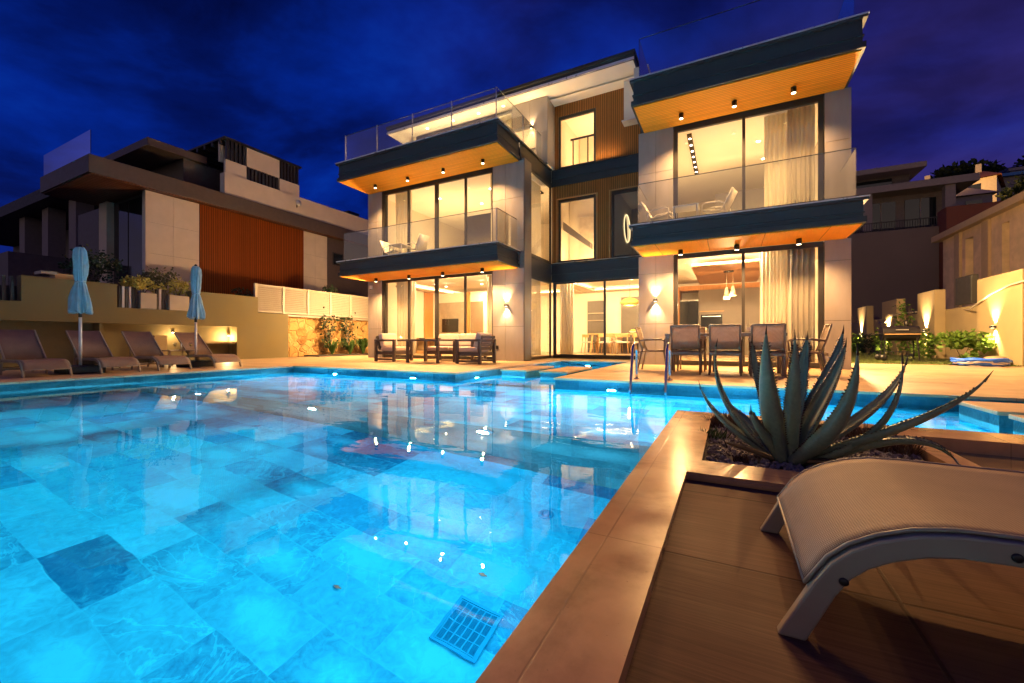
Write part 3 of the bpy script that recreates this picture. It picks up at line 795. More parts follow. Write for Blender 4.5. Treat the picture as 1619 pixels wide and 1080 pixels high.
window(-1.21, 1.81, 11.05, 3.26, 5.895, (.31,), fw=.09, head=.12)
window(-5.38, -2.06, 13.42, .02, 2.598, (-3.585,), fw=.1, head=.05, sill=.12)
window(-5.17, -3.87, 13.40, 3.27, 5.42, fw=.07, head=.1)
window(-3.35, -2.07, 13.40, 3.27, 5.42, fw=.07, head=.1)
window(-5.17, -3.87, 13.40, 6.47, 8.25, fw=.07, head=.1)
window(-10.9, -6.62, 12.80, 6.50, 8.62, (-9.5, -8.05), fw=.05)
# side glazing of the left block
def sidewin(z0, z1):
    b = MB(); x = -5.47
    b.box(x, x+.05, 11.501, 11.56, z0, z1); b.box(x, x+.05, 13.28, 13.36, z0, z1); b.box(x+.001, x+.049, 11.56, 13.28, z0, z0+.06); b.box(x+.001, x+.049, 11.56, 13.28, z1-.05, z1)
    w = vp('window', b, 'frame'); vp('pane', MB().box(x+.02, x+.03, 11.555, 13.285, z0+.055, z1-.045), 'glass', w)
sidewin(.02, 2.598); sidewin(3.255, 5.928)
# cedar cladding in the nook
b = MB(); b.box(-5.40, -5.18, 13.385, 13.43, 3.26, 5.885); b.box(-3.86, -3.36, 13.385, 13.43, 3.26, 5.885); b.box(-5.18, -3.86, 13.386, 13.43, 5.43, 5.885); b.box(-3.36, -2.06, 13.386, 13.43, 5.43, 5.885)
vp('wood_cladding', b, 'woodX')
b = MB(); b.box(-3.86, -2.36, 13.385, 13.43, 6.47, 8.66); b.box(-5.30, -3.86, 13.386, 13.43, 8.26, 8.66); b.box(-5.30, -5.18, 13.3855, 13.43, 6.47, 8.26)
vp('wood_cladding', b, 'woodX')
b = MB()
for x0, x1, z0, z1 in ((-5.2, -3.84, 3.262, 5.45), (-3.38, -2.07, 3.262, 5.45)):
    b.box(x0-.03, x0, 13.33, 13.384, z0, z1); b.box(x1, x1+.03 if x1 < -3 else x1+.005, 13.33, 13.384, z0, z1); b.box(x0, x1, 13.331, 13.384, z1-.03, z1)
vp('window_surround', b, 'oakd')
b = MB(); b.box(-2.88, -2.06, 13.05, 13.38, 7.42, 8.66); b.box(-2.47, -2.06, 12.5, 13.049, 7.42, 8.6)
vp('parapet_wall', b, 'white'); vp('parapet_cap', MB().box(-2.94, -2.05, 13.0, 13.379, 7.385, 7.419), 'trim')
# top storey
b = MB(); panel_grid(b, -6.6, -5.31, 6.5, 8.69, 12.75, [-5.95], [7.55]); vp('stone_wall', b, 'panel')
vp('wall_core', MB().box(-6.6, -5.33, 12.751, 12.9, 6.5, 8.69), 'panel_back')
vp('stone_return', MB().box(-5.329, -5.305, 12.74, 13.384, 6.48, 8.689), 'panel')
b = MB(); b.box(-11.9, -2.45, 12.3, 18.0, 8.705, 8.72); rf = vp('top_soffit', b, 'white')
b = MB(); b.box(-11.92, -2.43, 12.28, 18.02, 8.721, 8.96); b.box(-11.96, -2.39, 12.24, 18.0, 8.90, 9.0); vp('top_roof', b, 'anth', bevel=.01)
vp('roof_edge_trim', MB().box(-11.93, -2.42, 12.262, 12.279, 8.722, 8.80), 'trim')
vp('side_canopy', MB().box(-13.1, -11.97, 12.9, 15.5, 7.72, 7.80), 'white')
# glass railings
def railing(name, segs, z0, z1, posts=(), mat='rail', cap=.02):
    b = MB(); e = MB()
    for (xa, ya, xb, yb) in segs:
        if abs(xa-xb) < 1e-6: b.box(xa-.006, xa+.006, ya, yb, z0, z1); e.box(xa-.0075, xa+.0075, ya, yb, z1, z1+.012)
        else: b.box(xa, xb, ya-.006, ya+.006, z0, z1); e.box(xa, xb, ya-.0075, ya+.0075, z1, z1+.012)
    r = vp('glass_railing', b, mat); vp('railing_edge', e, 'edge', r)
    for (x, y) in posts: vp('railing_post', MB().box(x-.011, x+.011, y-.012, y+.012, z0, z1+.014), 'post', r)
    return r
railing('a', [(-11.27, 9.74, -5.53, 9.74), (-5.52, 9.76, -5.52, 12.7)], 6.50, 7.40, [(-11.28, 9.72), (-9.86, 9.72), (-8.42, 9.72), (-6.99, 9.72), (-5.53, 9.72), (-5.52, 11.35), (-5.52, 12.3)])
railing('b', [(-11.42, 9.78, -5.56, 9.78), (-5.545, 9.8, -5.545, 10.97)], 3.24, 4.18, [(-5.55, 9.775)])
railing('c', [(-1.83, 9.76, 2.08, 9.76), (2.09, 9.78, 2.09, 10.97), (-1.84, 9.78, -1.84, 10.97)], 3.22, 4.16)
vp('railing_base', MB().box(-1.86, 2.12, 9.735, 9.79, 3.2205, 3.28), 'anth')
railing('d', [(-1.80, 9.74, 2.05, 9.74), (2.06, 9.76, 2.06, 13), (-1.81, 9.76, -1.81, 13)], 6.50, 7.45)
# downlights
def downlight(x, y, z, power, tilt=.0, cone=120, flood=0):
    f = vp('downlight', MB().lathe([(.050, z-.125), (.053, z-.12), (.053, z-.013)], (x, y, 0), 20), 'fixture')
    vp('lens', MB().lathe([(.04, z-.130), (.04, z-.126)], (x, y, 0), 16), 'warm', f)
    lamp('downlight_lamp', 'SPOT', (x, y, z-.17), power, WARM, (x, y-tilt, z-3), spot=cone, blend=.75, radius=.025)
    if flood: lamp('foreground_fill', 'SPOT', (x, y, z-.18), flood, WARM, (x*.55, y-9, z-6.5), spot=72, blend=1.0, radius=.02)  # second spot added at the fixture, tilted outwards to fill the foreground
FL = 420
for x in (-10.6, -9.19, -7.77, -6.35): downlight(x, 10.37, 5.89, 240, .2, 130, FL if x > -9 else 260)
for x in (-10.65, -9.2, -7.85, -6.42): downlight(x, 10.45, 2.74, 290, .35, 150)
for x in (-.98, .11, 1.2): downlight(x, 10.41, 5.89, 240, .2, 130, FL)
for x in (-1.0, .16, 1.3): downlight(x, 10.48, 2.74, 290, .35, 150)
for x, y in ((-10.2, 12.62), (-9.0, 12.62), (-7.9, 12.62), (-6.9, 12.62)):
    vp('eave_spot', MB().lathe([(.05, 8.698), (.05, 8.704)], (x, y, 0), 16), 'warm')
lamp('roof_terrace_fill', 'AREA', (-8.3, 11.6, 6.53), 150, WARM2, (-8.3, 11.601, 8), 4.5, .6); lamp('nook_roof_lamp', 'AREA', (-4.0, 13.2, 6.49), 7, WARM2, (-4.0, 13.15, 8), 1.8, .05)  # terrace one: hidden upward lamp added to brighten top soffit and eave
def sconce(parent, p, d, e=115, world=True, mk=vp):
    """up-and-down wall lamp; d is the outward direction"""
    x, y, z = p; dx, dy = d
    b = MB()
    if dy: b.box(x-.045, x+.045, y-.11, y-.0, z-.03, z+.03) if dy < 0 else b.box(x-.045, x+.045, y, y+.11, z-.03, z+.03)
    else: b.box(x-.11, x, y-.045, y+.045, z-.03, z+.03) if dx < 0 else b.box(x, x+.11, y-.045, y+.045, z-.03, z+.03)
    s = obj('wall_sconce', b, 'fixture', parent, True, bevel=.006)
    cx, cy = x+dx*.06, y+dy*.06
    l = MB()
    for q in (.031, -.031): l.lathe([(.032, z+q-.001), (.032, z+q+.001)], (cx, cy, 0), 12)
    obj('lens', l, 'warm', s, True)
    for q in (1, -1):
        lamp('sconce_lamp', 'SPOT', (cx, cy, z+q*.045), e, WARM2, (cx-dx*.10, cy-dy*.10, z+q*1.0), spot=84, blend=1.0, radius=.02)
sconce(V, (-1.63, 10.982, 1.62), (0, -1)); sconce(V, (-5.88, 10.982, 1.66), (0, -1)); sconce(V, (-5.86, 12.73, 7.74), (0, -1), 30)
# lamp on the villa's west flank (lights the side passage)
sconce(V, (-11.58, 11.9, 1.9), (-1, 0), 30)
lamp('unseen_flank_lamp', 'POINT', (-11.85, 11.6, 2.1), 520, WARM2, radius=.06)
sconce(V, (2.27, 13.2, 1.9), (1, 0), 60)  # unseen sconce added on the right flank, mirroring the left
lamp('unseen_flank_lamp', 'POINT', (2.6, 13.4, 2.9), 1150, WARM2, radius=.06)  # unseen lamp added to light the wall, lawn and tan house
# security camera and socket
f = vp('security_camera', MB().lathe([(.05, 2.46), (.055, 2.52), (.05, 2.58)], (-11.37, 10.92, 0), 14), 'whitemetal'); vp('lens', MB().lathe([(.025, 2.445), (.03, 2.459)], (-11.37, 10.90, 0), 12), 'blackgloss', f)
vp('wall_socket', MB().box(-6.26, -6.17, 10.965, 10.981, .36, .46), 'fixture')

# recessed ceiling spots
for x, y, z in ((-9.6, 13.0, 2.678), (-8.0, 13.0, 2.678), (-9.6, 12.35, 2.678), (-7.2, 12.35, 2.678), (-4.9, 14.35, 2.678), (-2.9, 14.35, 2.678), (-1.3, 12.0, 2.812), (-.2, 12.0, 2.812), (-9.6, 12.6, 5.922), (-7.4, 12.6, 5.922), (-8.5, 13.8, 5.922), (.7, 12.9, 5.922), (.9, 14.2, 5.922)):
    vp('ceiling_spot', MB().lathe([(.045, z-.004), (.045, z)], (x, y, 0), 14), 'bulb')
# interior surfaces
b = MB()
b.box(-11.435, -5.46, 11.33, 17.48, 2.815, 2.838); b.box(-1.92, 2.11, 11.33, 17.48, 2.815, 2.838); b.box(-5.459, -2.06, 13.47, 17.48, 2.815, 2.838)
vp('ground_ceiling', b, 'ceil')
# dropped ceiling frames with LED coves
b = MB(); c = MB()
def cove(x0, x1, y0, y1, w=.5, z=2.68):
    b.box(x0, x0+w, y0, y1, z, z+.05); b.box(x1-w, x1, y0, y1, z, z+.05); b.box(x0+w, x1-w, y1-w, y1, z, z+.05)
    q = .07
    c.box(x0+w-q-.03, x0+w-q, y0+.1, y1-w-.05, z+.055, z+.075); c.box(x1-w+q, x1-w+q+.03, y0+.1, y1-w-.05, z+.055, z+.075); c.box(x0+w+.05, x1-w-.05, y1-w+q, y1-w+q+.03, z+.055, z+.075)
cove(-11.42, -5.6, 12.2, 17.4); cove(-5.44, -2.08, 14.2, 17.4, .45)
vp('dropped_ceiling', b, 'ceil'); vp('cove_light', c, 'cove')
# kitchen: brown timber tray with glowing white surround
b = MB(); b.box(-.92, .85, 12.3, 16.4, 2.62, 2.66); vp('timber_tray', b, 'brownwood')
b = MB(); b.box(-.88, .81, 12.34, 12.37, 2.665, 2.69); b.box(-.88, .81, 16.33, 16.36, 2.665, 2.69); b.box(-.88, -.85, 12.4, 16.3, 2.665, 2.69); b.box(.78, .81, 12.4, 16.3, 2.665, 2.69)
vp('cove_light', b, 'cove')
# unseen area lamps added to light the rooms: over window heads, upturned on upper floors
def room(x0, x1, y, z, e, ty): return lamp('room_fill', 'AREA', ((x0+x1)/2, y, z), e, WARM2, ((x0+x1)/2, y+ty, z-1), x1-x0, .18)
room(-9.6, -7.05, 11.42, 2.80, 330, 1.3); room(-4.6, -2.3, 13.66, 2.80, 330, 1.3); room(-1.05, .55, 11.42, 2.80, 270, 1.3)
lamp('room_fill', 'AREA', (-8.5, 14.6, 2.66), 150, WARM2, (-8.5, 14.6, 0), .5, .5); lamp('room_fill', 'AREA', (0.2, 15.6, 2.75), 200, WARM2, (.2, 15.6, 0), .5, .5)
def up_fill(x, y, z, sx, sy, e): return lamp('up_fill', 'AREA', (x, y, z), e, WARM2, (x, y+.001, z+1), sx, sy)
up_fill(-8.5, 13.2, 3.35, 4.6, 2.2, 135); up_fill(.2, 13.2, 3.35, 2.6, 2.2, 92); up_fill(-4.45, 14.2, 3.35, 1.2, 1.2, 40)
up_fill(-8.5, 14.3, 6.6, 4.0, 1.6, 95); up_fill(-3.8, 15.0, 6.6, 1.6, 1.5, 55)
# back-wall features
vp('headboard_panel', MB().box(-8.4, -6.85, 12.5, 12.6, 3.27, 5.05), 'grey'); vp('headboard_panel', MB().box(-.35, 1.25, 13.6, 13.7, 3.27, 4.9), 'grey')
vp('interior_partition', MB().box(-11.43, -8.6, 14.83, 14.95, .1, 2.67), 'cream'); vp('media_panel', MB().box(-11.42, -9.97, 14.75, 14.829, .1, 2.25), 'taupe')
vp('door_trim', MB().box(-9.95, -9.70, 14.77, 14.829, .1, 2.67), 'oakd'); vp('interior_door', MB().box(-9.66, -9.05, 14.79, 14.829, .1, 2.25), 'darkdoor')
vp('wood_strip', MB().box(-11.425, -11.39, 13.9, 14.5, .1, 2.67), 'oakd')
b = MB(); b.box(-5.38, -4.62, 17.38, 17.48, .1, 2.3); b.box(-3.95, -2.9, 17.38, 17.48, .1, 2.4); vp('dark_opening', b, 'darkcab')
b = MB(); b.box(-5.36, -4.63, 17.30, 17.37, 1.75, 1.79); b.box(-5.36, -4.63, 17.30, 17.37, 1.45, 1.48); b.box(-3.12, -3.06, 17.34, 17.37, .1, 1.9); vp('shelf', b, 'louvre')
# mid landing: door, stair soffit, ring mirror
vp('interior_door', MB().box(-4.95, -4.2, 15.0, 15.06, 3.27, 5.2), 'doorwhite')
vp('interior_partition', MB().box(-5.38, -3.63, 15.07, 15.15, 3.27, 5.95), 'cream')
b = MB().extrude_xz([(-5.3, 4.9), (-4.3, 4.05), (-4.3, 3.85), (-5.3, 4.6)], 14.2, 14.5); vp('stair_string', b, 'grey')
vp('bath_partition', MB().box(-3.62, -3.52, 13.48, 17.45, 3.27, 5.95), 'white')
vp('bath_wall', MB().box(-3.5, -2.07, 17.3, 17.4, 3.27, 5.95), 'grey')
b = MB(); b.tube([(-3.49, 16.4+.52*math.cos(a), 4.95+.52*math.sin(a)) for a in [2*PI*k/28 for k in range(28)]], .017, 6, closed=True); vp('ring_mirror_light', b, 'ring')
vp('mirror', MB().lathe([(.5, -3.515), (.5, -3.50)], (0, 16.4, 4.95), 28, axis='X'), 'nglass')
# top hall: glazed doors
b = MB()
for x in (-5.0, -4.45, -4.05): b.box(x-.02, x+.02, 14.4, 14.44, 6.5, 7.9)
b.box(-5.1, -3.9, 14.401, 14.439, 7.86, 7.92)
vp('hall_door_frame', b, 'frame'); vp('hall_wall', MB().box(-5.29, -2.52, 16.0, 16.1, 6.5, 8.69), 'cream'); vp('hall_ceiling', MB().box(-11.0, -2.5, 12.95, 17.48, 8.64, 8.66), 'ceil')

# ------------------------------------------------------------------ soft interior things
def curtain(x0, x1, y, z0, z1, label, mat='sheer', folds=9, amp=.045, group=None, axis='X'):
    n = folds*8; m = MB(); vs = []
    for k in range(7):
        z = z0+(z1-z0)*k/6; f = .6+.4*(1-k/6)
        for i in range(n+1):
            u = i/n; x = x0+(x1-x0)*u
            a = amp*f*(math.sin(u*folds*2*PI+.6*math.sin(k*.7))+.3*math.sin(u*folds*4.7*PI+k*.2))
            vs.append((x, y+a, z) if axis == 'X' else (y+a, x, z))
    m.add(vs, [(k*(n+1)+i, k*(n+1)+i+1, (k+1)*(n+1)+i+1, (k+1)*(n+1)+i) for k in range(6) for i in range(n)], True)
    return single('curtain', m, mat, label, 'curtain', group, solid=.002)
curtain(-10.7, -9.8, 11.5, .12, 2.8, 'cream sheer curtain at the left edge of the ground floor window behind the sofa set', folds=7)
curtain(-6.9, -6.45, 11.5, .12, 2.8, 'narrow sheer curtain at the right edge of the ground floor window behind the sofa set', folds=4)
curtain(-10.75, -10.0, 11.5, 3.28, 5.92, 'sheer curtain at the left edge of the first floor bedroom window', folds=6)
curtain(-6.75, -6.42, 11.5, 3.28, 5.92, 'gathered curtain at the right edge of the left bedroom window', folds=4)
curtain(.66, 1.25, 11.55, .12, 2.8, 'cream sheer curtain in the kitchen window', folds=8)
curtain(1.2, 1.72, 11.45, .12, 2.8, 'dark grey drape at the right edge of the kitchen window', 'drape', 5)
curtain(.75, 1.25, 11.55, 3.28, 5.92, 'sheer curtain in the right bedroom window above the balcony chairs', folds=5)
curtain(1.2, 1.72, 11.45, 3.28, 5.92, 'heavy beige drape at the right edge of the right bedroom window', 'drapeb', 6, .06)
curtain(-5.25, -4.75, 13.75, .12, 2.8, 'cream curtain in the corner of the dining room glazing', folds=5)
curtain(12.2, 13.2, -5.75, .12, 2.8, 'sheer curtain behind the narrow side window by the corner fin', folds=8, axis='Y')
curtain(12.3, 13.2, -5.75, 3.3, 5.9, 'sheer curtain behind the first floor side window of the left block', folds=8, axis='Y')
curtain(-7.3, -6.7, 13.05, 6.55, 8.6, 'pale curtain behind the top floor sliding door', folds=5)

# living room
t = thing('television', 'black television on the living room wall behind the sofa set', 'television', (-10.65, 14.72, 1.0))
obj('screen', MB().box(-.42, .42, -.03, .0, -.02, .55), 'blackgloss', t, bevel=.005); obj('bracket', MB().box(-.1, .1, .001, .09, .1, .4), 'fixture', t)
t = thing('console', 'low tan console with an open niche behind the patio table', 'console', (-10.75, 13.3, .1))
b = MB(); b.box(-.75, .75, -.2, .2, 0, .1); b.box(-.75, .75, -.2, .2, .55, .62); b.box(-.75, -.68, -.2, .2, .1, .55); b.box(.68, .75, -.2, .2, .1, .55); b.box(-.05, .0, -.19, .19, .1, .55)
obj('carcass', b, 'oak', t, bevel=.004); obj('back_panel', MB().box(-.68, .68, .17, .19, .1, .55), 'linen', t)
# bedrooms: track lights, sockets
def track(p, L, label, n=7):
    t = thing('track_light', label, 'ceiling light', p)
    obj('rail', MB().box(-.055, .055, -L/2, L/2, -.045, 0), 'fixture', t)
    for i in range(n):
        y = -L/2+L*(i+.5)/n
        obj('spot_lens', MB().lathe([(.028, -.050), (.028, -.0455)], (0, y, 0), 12), 'bulb', t)
track((-.9, 13.0, 5.92), 2.8, 'black track light with small spots on the ceiling of the right bedroom')
track((-5.95, 13.0, 5.92), 1.6, 'black track light seen through the first floor side window', 4)
t = thing('wall_unit', 'small white control unit on the right bedroom wall', 'wall unit', (.95, 16.45, 5.1)); obj('case', MB().box(-.12, .12, -.04, .04, -.2, .2), 'white', t, bevel=.01); obj('grille', MB().box(-.08, .08, -.048, -.041, -.15, -.05), 'grey', t)
t = thing('bed', 'bed with pale spread behind the left balcony', 'bed', (-7.3, 15.4, 3.27)); obj('mattress', MB().box(-.9, .9, -1.1, 1.1, .25, .5), 'cushion', t, bevel=.05); obj('base', MB().box(-.92, .92, -1.1, 1.12, 0, .25), 'grey', t)

# dining room
t = thing('dining_table', 'light oak dining table with fruit behind the nook glazing', 'table', (-3.55, 16.4, .1))
obj('tabletop', MB().box(-1.35, 1.35, -.5, .5, .74, .79), 'oak', t, bevel=.008)
for sx in (-1, 1):
    for sy in (-1, 1): obj('leg', MB().bar((sx*1.2, sy*.38, .74), (sx*1.28, sy*.44, 0), .06), 'oak', t)
def wood_chair():
    t = thing('dining_chair', 'x', 'chair', (0, 0, 0), 0, 'oak chairs round the indoor dining table')
    for sx in (-1, 1):
        obj('leg', MB().tube([(sx*.2, -.2, .45), (sx*.24, -.25, 0)], [.02, .013], 8), 'oak', t)
        obj('leg', MB().tube([(sx*.2, .2, .66), (sx*.2, .2, .42), (sx*.24, .25, 0)], [.02, .02, .013], 8), 'oak', t)
    obj('seat', MB().box(-.23, .23, -.23, .22, .42, .48), 'cushion', t, bevel=.02)
    pts = [(.25*math.sin(a), .10+.16*math.cos(a), .66) for a in [R(-95+190*i/10) for i in range(11)]]
    m = MB()
    for i in range(10): m.bar((pts[i][0], pts[i][1], .70), (pts[i+1][0], pts[i+1][1], .70), .03, .12)
    obj('backrest', m, 'oak', t, bevel=.006)
    return t
wc = wood_chair(); first = True
for x, y, rz, lb in ((-4.15, 15.75, PI, 'oak dining chair on the near side of the indoor table, left'), (-3.5, 15.75, PI, 'oak dining chair on the near side of the indoor table, centre'), (-2.85, 15.75, PI, 'oak dining chair on the near side of the indoor table, right'),
                     (-5.02, 16.4, PI/2, 'oak dining chair at the head of the indoor table'), (-4.1, 17.08, 0, 'oak dining chair across the indoor table, left of the fruit'), (-3.2, 17.08, 0, 'oak dining chair across the indoor table, right of the fruit')):
    if first: wc.location = (x, y, .1); wc.rotation_euler = (0, 0, rz); wc['label'] = lb; first = False
    else: dup(wc, (x, y, .1), rz, lb)
t = thing('fruit_bowl', 'yellow fruit heaped on the indoor dining table', 'bowl', (-3.25, 16.4, .89)); obj('bowl', MB().lathe([(.06, 0), (.12, .03), (.17, .08), (.165, .085), (.1, .035)], n=18), 'white', t)
b = MB()
for i in range(6): a = i*1.05; b.lathe([(.005, .06), (.04, .08), (.045, .11), (.03, .145), (.004, .15)], (.07*math.cos(a), .07*math.sin(a), 0), 10)
obj('fruit', b, 'fruit', t)
t = thing('pendant_lamp', 'round woven yellow pendant lamp glowing over the indoor dining table', 'lamp', (-3.35, 16.2, 2.68))
obj('cord', MB().tube([(0, 0, .13), (0, 0, -.42)], .006, 6), 'fixture', t)
obj('shade', MB().lathe([(.03, -.42), (.22, -.47), (.36, -.58), (.37, -.63), (.22, -.72), (.2, -.715), (.345, -.625), (.335, -.585), (.2, -.485), (.03, -.435)], n=28), 'rattan', t)
obj('bulb', MB().lathe([(.01, -.66), (.05, -.63), (.055, -.59), (.03, -.54), (.01, -.52)], n=12), 'bulb', t)
lamp('pendant_glow', 'POINT', (-3.35, 16.2, 1.9), 40, WARM2, radius=.05)

# kitchen
t = thing('kitchen_cabinet', 'tall dark grey kitchen cabinets with oven and fridge across the back wall', 'cabinet', (0, 16.9, .1))
b = MB(); b.box(-1.85, -1.62, -.3, .5, 0, 2.5); obj('end_panel', b, 'oakd', t)
obj('carcass', MB().box(-.98, .95, -.25, .5, 0, 2.35), 'grey', t, bevel=.004); obj('top_panel', MB().box(-1.6, 2.05, -.28, .5, 2.351, 2.52), 'oakd', t)
obj('wall_panel', MB().box(.951, 2.05, .1, .5, 0, 2.35), 'darkcab', t)
f = obj('oven', MB().box(-.9, -.2, -.285, -.251, .95, 1.45), 'blackgloss', t, bevel=.004); obj('handle', MB().box(-.85, -.25, -.31, -.29, 1.37, 1.395), 'post', f); obj('shelf_trim', MB().box(-.95, -.15, -.275, -.252, 1.55, 1.585), 'oak', t)
obj('window_ledge', MB().box(1.0, 2.0, .05, .099, 1.9, 1.95), 'louvre', t); obj('worktop', MB().box(.96, 2.04, -.25, .099, .9, .95), 'white', t)
t = thing('fridge', 'black glossy double door fridge at the left of the kitchen', 'fridge', (-1.3, 16.85, .1))
obj('door', MB().box(-.30, -.005, -.3, .4, .02, 1.95), 'blackgloss', t, bevel=.006); obj('door', MB().box(.005, .30, -.3, .4, .02, 1.95), 'blackgloss', t, bevel=.006); obj('cornice', MB().box(-.31, .31, -.3, .4, 1.96, 2.0), 'post', t)
t = thing('pendant_cluster', 'three pale cone shades hanging from one dark ceiling rose in the kitchen', 'lamp', (.0, 13.6, 2.62))
obj('ceiling_rose', MB().lathe([(.13, -.03), (.14, 0)], n=20), 'fixture', t)
for a, dz in ((0, -.72), (2.1, -.80), (4.2, -.76)):
    x, y = .11*math.cos(a), .11*math.sin(a)
    s = obj('lamp_shade', MB().lathe([(.03, dz+.28), (.085, dz), (.08, dz), (.026, dz+.27)], (x, y, 0), 18), 'linen', t); obj('cord', MB().tube([(x, y, -.03), (x, y, dz+.28)], .004, 6), 'cable', s)
lamp('kitchen_glow', 'POINT', (.0, 13.6, 1.72), 70, WARM2, radius=.05)

# ------------------------------------------------------------------ patio furniture
def lounger():
    t = thing('sun_lounger', 'x', 'sun lounger', (0, 0, 0), 0, 'taupe sling sun loungers')
    # profile of the side rail: foot -> bend -> seat -> raised back; x along the length
    top = [(.0, 0.0), (.065, .13), (.095, .178), (.13, .212), (.175, .240), (.23, .262), (.29, .274), (.36, .277), (.6, .276), (.9, .272), (1.22, .268)]
    h = .043
    for y0, y1 in ((-.29, -.262), (.262, .29)):
        low = []
        for i, (x, z) in enumerate(top):
            a = Vector(top[max(i-1, 0)]); b_ = Vector(top[min(i+1, len(top)-1)]); d = (b_-a).normalized(); nrm = Vector((d.y, -d.x))
            low.append((x+nrm.x*h, max(z+nrm.y*h, 0) if i else 0.0))
        low[0] = (.052, 0.0)
        m = MB(); n = len(top)
        vs = [(x, y0, z) for x, z in top]+[(x, y0, z) for x, z in low]+[(x, y1, z) for x, z in top]+[(x, y1, z) for x, z in low]
        fs = []
        for i in range(n-1):
            fs += [(i, i+1, n+i+1, n+i), (2*n+i, 3*n+i, 3*n+i+1, 2*n+i+1), (i, 2*n+i, 2*n+i+1, i+1), (n+i, n+i+1, 3*n+i+1, 3*n+i)]
        fs += [(0, n, 3*n, 2*n), (n-1, 3*n-1, 4*n-1, 2*n-1)]
        m.add(vs, fs, False)
        r = obj('side_rail', m, 'lframe', t, bevel=.005)
        s = -1 if y0 < 0 else 1; yy = -.2905 if y0 < 0 else .2905
        for x, z in ((.115, .145), (.36, .252), (1.1, .245)): obj('bolt', MB().lathe([(.0085, yy), (.0085, yy+s*.002), (.005, yy+s*.004)], (x, 0, z), 12, axis='Y'), 'fixture', r)
        obj('leg', MB().bar((1.18, (y0+y1)/2, .25), (1.27, (y0+y1)/2, 0.0), .026, .04), 'lframe', t, bevel=.004)
        obj('back_rail', MB().bar((1.17, (y0+y1)/2*.9, .27), (1.82, (y0+y1)/2*.9, .80), .024, .034), 'lframe', t, bevel=.004)
    sl = [(x-.004, z+.004) for x, z in top[1:]]
    sl[0] = (.052, .118)
    pr = []
    for i in range(len(sl)-1):
        for k in range(3):
            u = k/3; pr.append((sl[i][0]*(1-u)+sl[i+1][0]*u, sl[i][1]*(1-u)+sl[i+1][1]*u))
    pr.append(sl[-1])
    m = MB(); NY = 12; vs = []
    for j in range(NY+1):
        y = -.272+.544*j/NY; sag = .012*(1-(y/.272)**2)
        vs += [(x, y, z-(sag if i > 8 else sag*i/8)) for i, (x, z) in enumerate(pr)]
    n = len(pr); m.add(vs, [(j*n+i, j*n+i+1, (j+1)*n+i+1, (j+1)*n+i) for j in range(NY) for i in range(n-1)], True)
    seat = obj('seat_sling', m, 'sling', t, solid=.004)
    e = MB()
    for s in (-1, 1): e.tube([(x, s*.272, z+.001) for x, z in pr], .0042, 6)
    e.tube([(.052, -.272, .118), (.052, .272, .118)], .004, 6); obj('piping', e, 'lframe', seat)
    bk = [(1.19, .285), (1.5, .535), (1.83, .815)]
    m = MB(); vs = []
    for j in range(NY+1):
        y = -.255+.51*j/NY; sag = .014*(1-(y/.255)**2)
        vs += [(x+sag*.6, y, z-sag*.7) for x, z in bk]
    m.add(vs, [(j*3+i, j*3+i+1, (j+1)*3+i+1, (j+1)*3+i) for j in range(NY) for i in range(2)], True)
    obj('back_sling', m, 'sling', t, solid=.004)
    obj('prop', MB().bar((1.5, -.2, .5), (1.62, -.2, .08), .018), 'lframe', t); obj('prop', MB().bar((1.5, .2, .5), (1.62, .2, .08), .018), 'lframe', t)
    obj('cross_bar', MB().tube([(.62, -.262, .235), (.62, .262, .235)], .012, 8), 'lframe', t); obj('rear_frame', MB().bar((1.2, -.262, .10), (1.2, .262, .10), .02, .03), 'lframe', t)
    for s in (-1, 1): obj('base_rail', MB().bar((1.2, s*.25, .085), (1.9, s*.25, .085), .024, .03), 'lframe', t); obj('leg', MB().bar((1.88, s*.25, .09), (1.93, s*.25, 0), .026, .036), 'lframe', t)
    return t
lg = lounger(); lg.location = (.093, 1.356, ZD); lg['label'] = 'large taupe sun lounger in the right foreground on the sunken deck'
for y, lb in ((2.60, 'sun lounger at the left frame edge, first of the row across the pool'), (3.54, 'sun lounger just right of the parasol nearest the left frame edge'), (4.39, 'sun lounger beside the side table with the wine glasses, left of it'), (5.43, 'sun lounger next to the lit wall niche, rightmost of the row')):
    d = dup(lg, (-10.03+.02*math.sin(y*9), y, 0), PI+R(1.6)*math.sin(y*7), lb)

